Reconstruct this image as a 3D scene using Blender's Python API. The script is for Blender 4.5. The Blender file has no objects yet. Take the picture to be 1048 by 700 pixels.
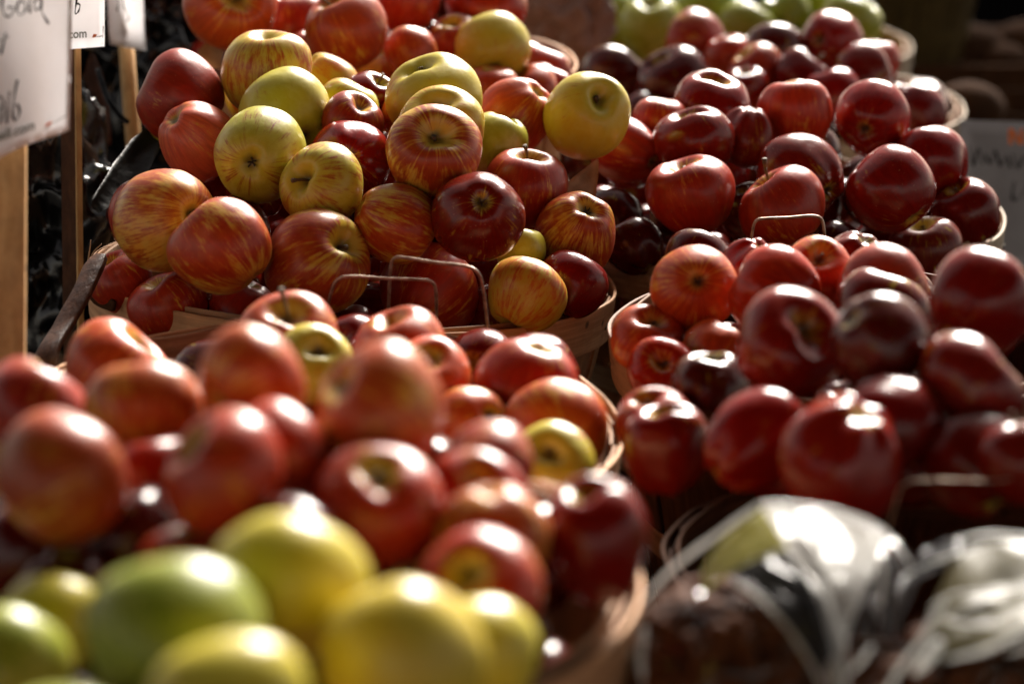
import bpy, bmesh, math, random
from mathutils import Vector, Matrix, noise

# ------------------------------------------------------------------ camera, sky, sun, exposure
SC = bpy.context.scene
COL = SC.collection
PITCH = math.radians(18)
CAM = Vector((0, 0, 1.58))
FWD = Vector((0, math.cos(PITCH), -math.sin(PITCH)))
UPV = Vector((0, math.sin(PITCH), math.cos(PITCH)))
RIGHT = Vector((1, 0, 0))
cam_data = bpy.data.cameras.new('camera')
cam_data.lens = 85; cam_data.sensor_width = 36
cam_data.clip_start = .05; cam_data.clip_end = 200
cam_data.dof.use_dof = True
cam_data.dof.focus_distance = 1.99
cam_data.dof.aperture_fstop = 3.6
cam_data.dof.aperture_blades = 8
cam = bpy.data.objects.new('camera', cam_data); COL.objects.link(cam)
cam.location = CAM
cam.rotation_euler = (math.pi/2 - PITCH, 0, 0)
SC.camera = cam

SUN_EL = math.radians(31); SUN_AZ = math.radians(16)        # behind the heaps, a little to the right
world = bpy.data.worlds.new('World'); SC.world = world; world.use_nodes = True
wn = world.node_tree.nodes; wl = world.node_tree.links; wn.clear()
sky = wn.new('ShaderNodeTexSky'); sky.sky_type = 'NISHITA'; sky.sun_disc = False
sky.sun_elevation = SUN_EL; sky.sun_rotation = SUN_AZ; sky.dust_density = 1.0; sky.air_density = 1.0; sky.ozone_density = .5
hsv = wn.new('ShaderNodeHueSaturation'); hsv.inputs['Saturation'].default_value = .35
warm = wn.new('ShaderNodeMixRGB'); warm.blend_type = 'MULTIPLY'; warm.inputs[0].default_value = 1
warm.inputs[2].default_value = (1.0, .86, .74, 1)
bg = wn.new('ShaderNodeBackground'); bg.inputs['Strength'].default_value = .052
wo = wn.new('ShaderNodeOutputWorld')
wl.new(sky.outputs[0], hsv.inputs['Color']); wl.new(hsv.outputs[0], warm.inputs[1]); wl.new(warm.outputs[0], bg.inputs[0]); wl.new(bg.outputs[0], wo.inputs[0])
sd = bpy.data.lights.new('sun', 'SUN'); sd.energy = 5.0; sd.angle = math.radians(24); sd.color = (1, .93, .84)
sun = bpy.data.objects.new('sun', sd); COL.objects.link(sun)
sdir = Vector((math.sin(SUN_AZ)*math.cos(SUN_EL), math.cos(SUN_AZ)*math.cos(SUN_EL), math.sin(SUN_EL)))
sun.rotation_euler = sdir.to_track_quat('Z', 'Y').to_euler(); sun.location = (1, 4, 4)
SC.view_settings.view_transform = 'Standard'; SC.view_settings.look = 'None'
SC.view_settings.exposure = 1.65; SC.view_settings.gamma = 1.0
SC.render.engine = 'CYCLES'
SC.cycles.max_bounces = 8; SC.cycles.transparent_max_bounces = 16
SC.cycles.use_denoising = True

def at(u, v, d):
    """a point d metres out along the view, seen at photo pixel u, v"""
    return CAM + (FWD + RIGHT*((u-524)/2474) + UPV*((350-v)/2474))*d

# ------------------------------------------------------------------ helpers
def tag(o, label=None, cat=None, group=None, kind=None):
    if label: o['label'] = label
    if cat: o['category'] = cat
    if group: o['group'] = group
    if kind: o['kind'] = kind
    return o

def link(name, bm, mat, parent=None, smooth=True, recalc=True):
    if recalc: bmesh.ops.recalc_face_normals(bm, faces=bm.faces[:])
    me = bpy.data.meshes.new(name); bm.to_mesh(me); bm.free()
    if smooth: me.polygons.foreach_set('use_smooth', [True]*len(me.polygons))
    if mat: me.materials.append(mat)
    o = bpy.data.objects.new(name, me); COL.objects.link(o)
    if parent: o.parent = parent
    return o

def empty(name, loc, rot=(0, 0, 0)):
    o = bpy.data.objects.new(name, None); COL.objects.link(o); o.location = loc; o.rotation_euler = rot
    o.empty_display_size = .03
    return o

def box(bm, x0, x1, y0, y1, z0, z1, M=None):
    vs = [bm.verts.new(Vector(p)) for p in ((x0,y0,z0),(x1,y0,z0),(x1,y1,z0),(x0,y1,z0),(x0,y0,z1),(x1,y0,z1),(x1,y1,z1),(x0,y1,z1))]
    if M: 
        for v in vs: v.co = M @ v.co
    for f in ((0,3,2,1),(4,5,6,7),(0,1,5,4),(1,2,6,5),(2,3,7,6),(3,0,4,7)): bm.faces.new([vs[i] for i in f])

def smooth_path(pts, sub=5):
    pts = [Vector(p) for p in pts]; out = []
    for i in range(len(pts)-1):
        p0 = pts[max(i-1,0)]; p1 = pts[i]; p2 = pts[i+1]; p3 = pts[min(i+2, len(pts)-1)]
        for k in range(sub):
            t = k/sub
            out.append(.5*((2*p1)+(p2-p0)*t+(2*p0-5*p1+4*p2-p3)*t*t+(3*p1-p0-3*p2+p3)*t**3))
    out.append(pts[-1]); return out

def tube(bm, pts, r, seg=8, r1=None):
    pts = [Vector(p) for p in pts]; rings = []; ref = None
    for i, p in enumerate(pts):
        t = (pts[min(i+1, len(pts)-1)]-pts[max(i-1, 0)]).normalized()
        if ref is None: ref = t.orthogonal().normalized()
        ref = (ref - t*ref.dot(t)).normalized(); b = t.cross(ref)
        rr = r if r1 is None else r+(r1-r)*i/(len(pts)-1)
        rings.append([bm.verts.new(p+(ref*math.cos(a)+b*math.sin(a))*rr) for a in [2*math.pi*k/seg for k in range(seg)]])
    for A_, B_ in zip(rings, rings[1:]):
        for k in range(seg): bm.faces.new((A_[k], A_[(k+1)%seg], B_[(k+1)%seg], B_[k]))
    bm.faces.new(rings[0][::-1]); bm.faces.new(rings[-1])

def strip(bm, pts, width, thick, across):
    """a flat band that follows pts; across = vector or list of vectors giving its width direction"""
    pts = [Vector(p) for p in pts]; rings = []
    for i, p in enumerate(pts):
        t = (pts[min(i+1, len(pts)-1)]-pts[max(i-1, 0)]).normalized()
        w = across[i] if isinstance(across, list) else across
        w = (w - t*w.dot(t)).normalized(); n = t.cross(w)
        ww = width[i] if isinstance(width, list) else width
        rings.append([bm.verts.new(p+w*a*ww/2+n*b*thick/2) for a, b in ((-1,-1),(1,-1),(1,1),(-1,1))])
    for A_, B_ in zip(rings, rings[1:]):
        for k in range(4): bm.faces.new((A_[k], A_[(k+1)%4], B_[(k+1)%4], B_[k]))
    bm.faces.new(rings[0][::-1]); bm.faces.new(rings[-1])

# ------------------------------------------------------------------ materials
class N:
    """thin wrapper for building node trees"""
    def __init__(s, name):
        s.m = bpy.data.materials.new(name); s.m.use_nodes = True
        s.t = s.m.node_tree; s.n = s.t.nodes; s.l = s.t.links; s.n.clear()
        s.out = s.n.new('ShaderNodeOutputMaterial'); s.b = s.n.new('ShaderNodeBsdfPrincipled')
        s.l.new(s.b.outputs[0], s.out.inputs[0])
    def put(s, sock, v):
        if isinstance(v, bpy.types.NodeSocket): s.l.new(v, sock)
        elif v is not None:
            if isinstance(v, tuple) and len(v) == 3 and sock.type == 'RGBA': v = v+(1,)
            sock.default_value = v
    def math(s, op, a, b=None, c=None, clamp=False):
        n = s.n.new('ShaderNodeMath'); n.operation = op; n.use_clamp = clamp
        s.put(n.inputs[0], a); s.put(n.inputs[1], b); s.put(n.inputs[2], c); return n.outputs[0]
    def mix(s, f, a, b, mode='MIX'):
        n = s.n.new('ShaderNodeMixRGB'); n.blend_type = mode; s.put(n.inputs[0], f); s.put(n.inputs[1], a); s.put(n.inputs[2], b); return n.outputs[0]
    def noise(s, vec, scale, detail=2, rough=.5):
        n = s.n.new('ShaderNodeTexNoise'); s.put(n.inputs['Vector'], vec); n.inputs['Scale'].default_value = scale
        n.inputs['Detail'].default_value = detail; n.inputs['Roughness'].default_value = rough; return n.outputs[0]
    def ramp(s, v, lo, hi, a=0., b=1.):
        n = s.n.new('ShaderNodeMapRange'); n.interpolation_type = 'SMOOTHSTEP'; s.put(n.inputs[0], v)
        n.inputs[1].default_value = lo; n.inputs[2].default_value = hi; n.inputs[3].default_value = a; n.inputs[4].default_value = b; return n.outputs[0]
    def comb(s, x, y, z):
        n = s.n.new('ShaderNodeCombineXYZ'); s.put(n.inputs[0], x); s.put(n.inputs[1], y); s.put(n.inputs[2], z); return n.outputs[0]
    def obj_xyz(s):
        tc = s.n.new('ShaderNodeTexCoord'); sp = s.n.new('ShaderNodeSeparateXYZ'); s.l.new(tc.outputs['Object'], sp.inputs[0])
        return tc.outputs['Object'], sp.outputs[0], sp.outputs[1], sp.outputs[2]
    def bump(s, h, strength, dist):
        n = s.n.new('ShaderNodeBump'); n.inputs['Strength'].default_value = strength; n.inputs['Distance'].default_value = dist
        s.put(n.inputs['Height'], h); s.l.new(n.outputs[0], s.b.inputs['Normal'])
    def set(s, **k):
        for a, v in k.items(): s.put(s.b.inputs[a.replace('_', ' ')], v)

def apple_skin():
    s = N('apple_skin')
    P, x, y, z = s.obj_xyz()
    info = s.n.new('ShaderNodeObjectInfo')
    rnd = info.outputs['Random']; over = info.outputs['Color']; blush = info.outputs['Alpha']; idx = s.math('DIVIDE', info.outputs['Object Index'], 100.)
    rho = s.math('SQRT', s.math('ADD', s.math('MULTIPLY', x, x), s.math('ADD', s.math('MULTIPLY', y, y), 1e-4)))
    ux = s.math('DIVIDE', x, rho); uy = s.math('DIVIDE', y, rho)
    off = s.math('MULTIPLY', rnd, 37.)
    sv = s.comb(s.math('ADD', ux, off), s.math('ADD', uy, off), s.math('MULTIPLY', z, .24))
    streak = s.noise(sv, 9.0, 4, .62)
    fine = s.noise(sv, 24.0, 3, .6)
    pv = s.comb(s.math('ADD', x, off), y, s.math('ADD', z, off))
    patch = s.noise(pv, 1.15, 2, .5)
    brk = s.noise(pv, 9., 3, .6)
    mott = s.noise(pv, 5.0, 4, .6)
    # red cover: blush amount + large patches + meridian streaks, thinner around the stem hollow and the calyx
    cov = s.math('ADD', s.math('MULTIPLY', blush, 1.5), -.25)
    cov = s.math('ADD', cov, s.math('MULTIPLY', s.math('SUBTRACT', patch, .5), 1.7))
    cov = s.math('ADD', cov, s.math('MULTIPLY', s.math('SUBTRACT', streak, .5), 2.3))
    cov = s.math('ADD', cov, s.math('MULTIPLY', s.math('SUBTRACT', fine, .5), .9))
    cov = s.math('ADD', cov, s.math('MULTIPLY', s.math('SUBTRACT', brk, .5), .6))
    top = s.math('MULTIPLY', s.ramp(rho, .20, .52, 1, 0), s.ramp(z, -.1, .3))
    bot = s.math('MULTIPLY', s.ramp(rho, .10, .38, 1, 0), s.ramp(z, -.3, .1, 1, 0))
    cov = s.math('SUBTRACT', cov, s.math('MULTIPLY', s.math('ADD', top, bot), .75))
    cov = s.ramp(cov, .14, .86)
    green = s.mix(s.ramp(idx, 0, .45), (.17, .21, .012), (.47, .38, .026))
    ground = s.mix(s.ramp(idx, .45, 1.), green, (.56, .26, .030))
    ground = s.mix(s.ramp(mott, .35, .7, 0, .35), ground, (.50, .46, .10))
    light_red = s.mix(s.math('MULTIPLY_ADD', blush, -.85, .88, clamp=True), over, ground)
    dark_red = s.mix(s.ramp(streak, .38, .62, 0, .55), over, s.mix(.6, over, (.05, .002, .003)))
    red = s.mix(s.ramp(s.math('ADD', s.math('MULTIPLY', fine, .5), s.math('MULTIPLY', mott, .5)), .38, .62), light_red, dark_red)
    red = s.mix(blush, red, s.mix(s.ramp(fine, .3, .7, .0, .30), dark_red, light_red))
    c = s.mix(cov, ground, red)
    # pale lenticels
    vo = s.n.new('ShaderNodeTexVoronoi'); s.l.new(pv, vo.inputs['Vector']); vo.inputs['Scale'].default_value = 13
    dot = s.math('MULTIPLY', s.ramp(vo.outputs['Distance'], .05, .13, .7, 0), s.ramp(brk, .42, .60))
    c = s.mix(dot, c, (.55, .40, .20))
    # brown russet deep in both hollows
    rus = s.math('MULTIPLY', s.ramp(rho, .06, .24, .85, 0), s.ramp(mott, .25, .6, .5, 1))
    c = s.mix(rus, c, (.075, .050, .012))
    s.set(Base_Color=c, Roughness=s.math('ADD', s.ramp(blush, .90, .95, .36, .22), s.math('MULTIPLY', s.math('SUBTRACT', mott, .5), .12)), Specular_IOR_Level=.32, Coat_Weight=.07, Coat_Roughness=.14)
    s.b.inputs['Subsurface Weight'].default_value = .0
    s.bump(mott, .25, .0012)
    return s.m

def wood(name, a, b, ring=True, k=1.0, rough=.7):
    s = N(name)
    P, x, y, z = s.obj_xyz()
    ang = s.math('ARCTAN2', y, x)
    if ring: v = s.comb(s.math('MULTIPLY', ang, 1.6*k), 0., s.math('MULTIPLY', z, 160.))
    else: v = s.comb(s.math('MULTIPLY', x, 150.), s.math('MULTIPLY', y, 150.), s.math('MULTIPLY', z, 7.*k))
    g = s.noise(v, 1.0, 5, .65)
    g2 = s.noise(P, 35., 3, .6)
    vo = s.n.new('ShaderNodeTexVoronoi'); s.l.new(P, vo.inputs['Vector']); vo.inputs['Scale'].default_value = 24
    knot = s.ramp(vo.outputs['Distance'], .05, .12, .8, 0)
    c = s.mix(s.ramp(g, .32, .68), a, b)
    c = s.mix(s.ramp(g2, .45, .75, 0, .5), c, tuple(q*.45 for q in a))
    c = s.mix(knot, c, (.03, .015, .008))
    s.set(Base_Color=c, Roughness=rough, Specular_IOR_Level=.05 if max(a) < .1 else .35)
    s.bump(g, .8, .0016)
    return s.m

def plain(name, col, rough=.5, metal=0, bumpy=0, scale=30, col2=None, spec=.5):
    s = N(name)
    P, *_ = s.obj_xyz()
    n = s.noise(P, scale, 4, .6)
    s.set(Base_Color=s.mix(s.ramp(n, .3, .7), col, col2 or tuple(q*.7 for q in col)), Roughness=rough, Metallic=float(metal), Specular_IOR_Level=spec)
    if bumpy: s.bump(n, .5, bumpy)
    return s.m

M_APPLE = apple_skin()
M_STEM = plain('stem_bark', (.060, .030, .012), .7, col2=(.12, .075, .03), bumpy=.001, scale=300)
M_CALYX = plain('dry_calyx', (.022, .014, .007), .9, col2=(.07, .05, .02), scale=200)
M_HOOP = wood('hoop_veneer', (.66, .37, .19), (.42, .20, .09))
M_HOOP_IN = wood('inner_hoop_veneer', (.46, .27, .15), (.30, .16, .08))
M_STAVE = wood('stave_veneer', (.46, .24, .11), (.27, .125, .055), ring=False)
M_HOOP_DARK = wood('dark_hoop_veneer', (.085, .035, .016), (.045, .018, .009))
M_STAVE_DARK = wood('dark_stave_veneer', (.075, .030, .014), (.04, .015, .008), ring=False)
M_HOOP_GREY = wood('weathered_hoop_veneer', (.52, .42, .30), (.33, .25, .17))
M_WIRE = plain('galvanised_wire', (.46, .36, .28), .45, .6, scale=160, col2=(.20, .12, .08))
M_PAPER = plain('white_paper', (.86, .85, .87), .8, scale=14, col2=(.80, .79, .80), bumpy=.0012)
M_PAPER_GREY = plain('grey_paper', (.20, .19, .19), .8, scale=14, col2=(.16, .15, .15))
M_INK = plain('marker_ink', (.012, .012, .014), .6)
M_PRINT = plain('grey_green_print', (.16, .17, .13), .7)
M_ORANGE = plain('orange_print', (.80, .22, .05), .7, col2=(.8, .2, .05))
M_STAKE = wood('pine_stake', (.62, .38, .16), (.48, .27, .10), ring=False, k=.6)
M_STAKE_DK = wood('brown_stake', (.10, .045, .022), (.05, .022, .012), ring=False, k=.6)
M_BLACK = plain('black_plastic', (.005, .005, .005), .2, scale=14, bumpy=.004)
M_CLOTH = plain('black_cloth', (.0035, .003, .003), 1.0, scale=90, bumpy=.002, spec=.0)
M_CRATE = wood('crate_board', (.075, .032, .014), (.04, .018, .008), ring=False, rough=.95)
M_BARK = wood('old_brown_splint', (.115, .048, .024), (.05, .02, .011), ring=False, rough=.45)
M_LEAF = plain('dry_leaf', (.55, .33, .18), .6, scale=60, col2=(.38, .21, .10), bumpy=.003)

# ------------------------------------------------------------------ the setting
bm = bmesh.new(); box(bm, -30, 30, -15, 60, -.2, 0)
tag(link('ground', bm, plain('asphalt', (.020, .017, .015), .95, scale=40, bumpy=.004), smooth=False), kind='structure')

TABLE_Z = 1.58-.845
def canopy(name, x0, x1, y0, y1, z, label):
    t = empty(name, ((x0+x1)/2, (y0+y1)/2, 0)); tag(t, label, 'canopy')
    w, d = (x1-x0)/2, (y1-y0)/2; n = 16
    bm = bmesh.new(); g = [[bm.verts.new((-w+2*w*i/n, -d+2*d*j/n, z+.5*(1-max(abs(i/n*2-1), abs(j/n*2-1)))-.04*math.sin(i/n*math.pi)*math.sin(j/n*math.pi))) for i in range(n+1)] for j in range(n+1)]
    fs = [bm.faces.new((a[i], a[i+1], b[i+1], b[i])) for a, b in zip(g, g[1:]) for i in range(n)]
    bmesh.ops.solidify(bm, geom=fs, thickness=.002); link('canopy_roof', bm, M_CANOPY, t)
    for sx in (-1, 1):
        for sy in (-1, 1):
            bm = bmesh.new(); tube(bm, [(sx*(w-.04), sy*(d-.04), 0), (sx*(w-.04), sy*(d-.04), z-.01)], .02, 10); link('pole', bm, M_WIRE, t)
    return t
M_CANOPY = plain('canopy_canvas', (.035, .018, .01), .9, scale=6)
canopy('added_canopy', -3.2, 3.4, -4.0, 2.0, 2.62, 'unseen brown canopy added above the apple display to block the sky')  # unseen roof, added to keep the overhead sky off the apples
canopy('added_canopy', -4.0, 4.5, 6.35, 11, 2.75, 'unseen brown canopy added behind the display to shade the far table')  # second unseen roof, added to keep sun off the far table
def cloth_table(name, x0, x1, y0, y1, z, label, seed):
    t = empty(name, ((x0+x1)/2, (y0+y1)/2, 0)); tag(t, label, 'table')
    cx, cy = (x0+x1)/2, (y0+y1)/2
    bm = bmesh.new(); box(bm, x0-cx, x1-cx, y0-cy, y1-cy, z-.03, z); link('tabletop', bm, M_CLOTH, t, smooth=False)
    bm = bmesh.new()     # cloth skirt with soft folds
    per = []
    n = 90
    for k in range(4*n):
        q = k/n; e = int(q); f = q-e
        c = [(x0, y0), (x1, y0), (x1, y1), (x0, y1), (x0, y0)]
        per.append((c[e][0]+(c[e+1][0]-c[e][0])*f-cx, c[e][1]+(c[e+1][1]-c[e][1])*f-cy))
    rows = []
    for zz, amp in ((z-.004, .004), (z*.5, .02), (.01, .035)):
        r = []
        for i, (px, py) in enumerate(per):
            w = amp*(math.sin(i*.55+seed)+.6*math.sin(i*.23)); L = math.hypot(px, py)
            r.append(bm.verts.new((px*(1+(.006+w)/L), py*(1+(.006+w)/L), zz)))
        rows.append(r)
    for a, b in zip(rows, rows[1:]):
        for i in range(len(a)): bm.faces.new((a[i], a[(i+1)%len(a)], b[(i+1)%len(a)], b[i]))
    link('table_skirt', bm, M_CLOTH, t)
    for lx in (x0-cx+.05, x1-cx-.05):
        for ly in (y0-cy+.05, y1-cy-.05):
            bm = bmesh.new(); tube(bm, [(lx, ly, 0), (lx, ly, z-.031)], .018, 10); link('leg', bm, M_WIRE, t)
    return t
cloth_table('display_table', -.75, 1.2, .35, 3.62, TABLE_Z, 'long table under black cloth carrying all the apple baskets', 1)
cloth_table('rear_table', -2.6, 2.6, 3.75, 5.6, TABLE_Z-.05, 'dark cloth table behind the apple display', 4)

# ------------------------------------------------------------------ bushel baskets
def arc_band(R0, R1, z0, z1, th, n=96, a0=0, a1=2*math.pi, wob=0, seed=0, lap=True):
    """a thin veneer ring, R0 at z0 (bottom) to R1 at z1 (top), with a lapped end"""
    bm = bmesh.new(); rings = []
    ext = .16 if lap else 0
    for i in range(n+1):
        f = i/n; a = a0+(a1-a0+ext)*f
        w = wob*(noise.noise(Vector((math.cos(a)*2+seed, math.sin(a)*2, seed))))
        w2 = wob*.7*(noise.noise(Vector((math.cos(a)*3+seed, math.sin(a)*3, seed+9))))
        k = th*1.25*max(0, min(1, (f*(a1-a0+ext)-(a1-a0)+.12)/.12)) if lap else 0
        c, s = math.cos(a), math.sin(a)
        rings.append([bm.verts.new((c*r, s*r, z)) for r, z in ((R0+k+w2, z0+w), (R0+th+k+w2, z0+w), (R1+th+k+w2, z1+w), (R1+k+w2, z1+w))])
    for A_, B_ in zip(rings, rings[1:]):
        for k in range(4): bm.faces.new((A_[k], B_[k], B_[(k+1)%4], A_[(k+1)%4]))
    bm.faces.new(rings[0]); bm.faces.new(rings[-1][::-1])
    bmesh.ops.recalc_face_normals(bm, faces=bm.faces[:])
    be = [e for e in bm.edges if len(e.link_faces) == 2 and e.calc_face_angle(0) > .9]
    bmesh.ops.bevel(bm, geom=be, offset=.0006, segments=1, affect='EDGES')
    return bm

def basket(x, y, zrim, R, label, mats, rot=(0, 0, 0), handle=None, tilt_h=0, hoop_w=.037, spin=0):
    H = zrim-TABLE_Z-.004
    t = empty('bushel_basket', (x, y, zrim), rot)
    tag(t, label, 'basket', 'wooden bushel baskets full of apples')
    mh, mi, ms = mats
    Rb = R*.74
    bm = bmesh.new(); n = max(26, int(R*150)); rnd = random.Random(int(R*1e4)+int(y*100))
    for i in range(n):
        a = 2*math.pi*i/n+spin; wv = .0016 if i % 2 else -.0012
        half = math.pi/n*(.90+.1*rnd.random())
        rows = []
        for k in range(9):
            f = k/8; z = -H*f-.002
            rr = R-.004+(Rb-R)*f**1.15+wv+.004*math.sin(f*math.pi)
            hw = half*(R/rr)*(1-.20*f)
            ring = []
            for dr in (0, -.0018):
                for s_ in (-1, 0, 1):
                    aa = a+hw*s_; ring.append(bm.verts.new((math.cos(aa)*(rr+dr), math.sin(aa)*(rr+dr), z)))
            rows.append(ring)
        for p, q in zip(rows, rows[1:]):
            for c in (0, 1): bm.faces.new((p[c], q[c], q[c+1], p[c+1])); bm.faces.new((p[c+3], p[c+4], q[c+4], q[c+3]))
            bm.faces.new((p[0], p[3], q[3], q[0])); bm.faces.new((p[2], q[2], q[5], p[5]))
        bm.faces.new((rows[0][0], rows[0][1], rows[0][2], rows[0][5], rows[0][4], rows[0][3]))
    link('staves', bm, ms, t, smooth=False)
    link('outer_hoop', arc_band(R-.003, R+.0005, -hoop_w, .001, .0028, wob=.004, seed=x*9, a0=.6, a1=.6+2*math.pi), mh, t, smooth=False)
    link('inner_hoop', arc_band(R-.0125, R-.0105, -.026, .004, .0024, wob=.005, seed=y*7, a0=2.4, a1=2.4+2*math.pi), mi, t, smooth=False)
    for k in range(7):          # staples through the hoop
        a = spin+.35+k*2*math.pi/7-math.pi/2; rs = R+.0037
        bm = bmesh.new(); c = Vector((math.cos(a)*rs, math.sin(a)*rs, -.017)); tg = Vector((-math.sin(a), math.cos(a), .5)).normalized(); tube(bm, [c-tg*.005, c+tg*.005], .0007, 5)
        link('staple', bm, M_CALYX, t)
    zc = -H*.55; rc = R-.004+(Rb-R)*.55**1.15+.0075
    link('middle_hoop', arc_band(rc-.003, rc+.001, zc-.012, zc+.012, .002, wob=.002, seed=3, lap=False), mh, t, smooth=False)
    bm = bmesh.new(); bmesh.ops.create_cone(bm, cap_ends=True, segments=48, radius1=Rb-.004, radius2=Rb-.004, depth=.006)
    bmesh.ops.translate(bm, verts=bm.verts[:], vec=(0, 0, -H+.006)); link('base', bm, ms, t, smooth=False)
    if handle is not None:
        for (ang, lean, hw, hh, out) in handle:
            a = math.radians(ang); ra = R+.004+out
            c = Vector((math.cos(a)*ra, math.sin(a)*ra, 0)); tg = Vector((-math.sin(a), math.cos(a), 0)); inn = Vector((-math.cos(a), -math.sin(a), 0))
            upd = (Vector((0, 0, 1))*math.cos(lean)+inn*math.sin(lean))
            prof = [(-1, -.024), (-1, -.008), (-.97, .30*hh), (-.90, .80*hh), (-.80, .97*hh), (-.55, hh*1.02), (0, hh), (.55, hh*1.0), (.80, .97*hh), (.90, .80*hh), (.97, .30*hh), (1, -.008), (1, -.024)]
            bm = bmesh.new(); pts = []
            for px, pz in prof:
                pts.append(c+tg*px*hw+(upd*pz if pz > 0 else Vector((0, 0, pz))))
            tube(bm, smooth_path(pts, 5), .0013, 8)
            for sgn in (-1, 1):
                p = c+tg*sgn*hw+Vector((0, 0, -.024)); tube(bm, [p, p+inn*.012], .0015, 6)
            link('wire_handle', bm, M_WIRE, t)
    return t

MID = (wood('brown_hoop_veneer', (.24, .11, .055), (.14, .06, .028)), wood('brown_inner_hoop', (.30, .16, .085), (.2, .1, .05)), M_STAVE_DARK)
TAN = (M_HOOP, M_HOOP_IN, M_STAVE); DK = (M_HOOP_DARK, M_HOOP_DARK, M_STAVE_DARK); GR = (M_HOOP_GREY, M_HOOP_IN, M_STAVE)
R_ = math.radians
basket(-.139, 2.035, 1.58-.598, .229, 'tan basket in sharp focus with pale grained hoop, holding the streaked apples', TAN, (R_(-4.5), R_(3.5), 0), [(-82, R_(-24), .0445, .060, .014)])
basket(-.130, 1.583, 1.58-.5675, .206, 'middle left basket with a wire handle at its back and a hollowed orange apple inside', TAN, (0, R_(3.5), 0), [(70, R_(14), .042, .062, .004)])
basket(-.129, 1.179, 1.58-.5137, .196, 'blurred near basket whose pale rim curves round the tall maroon apple', TAN)
basket(-.125, .800, 1.58-.500, .165, 'nearest basket holding the yellow and green foreground apples', TAN)
basket(-.154, 2.560, 1.58-.517, .222, 'rear left basket with a pinkish brown rim behind the big yellow apple', TAN)
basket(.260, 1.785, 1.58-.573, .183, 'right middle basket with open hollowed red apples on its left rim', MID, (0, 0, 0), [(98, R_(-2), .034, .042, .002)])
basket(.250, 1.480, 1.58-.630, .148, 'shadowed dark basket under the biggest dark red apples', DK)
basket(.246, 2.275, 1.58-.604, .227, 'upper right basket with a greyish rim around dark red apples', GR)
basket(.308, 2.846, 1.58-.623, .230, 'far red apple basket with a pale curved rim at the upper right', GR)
basket(.322, 3.260, 1.58-.630, .220, 'far basket of green apples at the top edge', GR)

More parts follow.
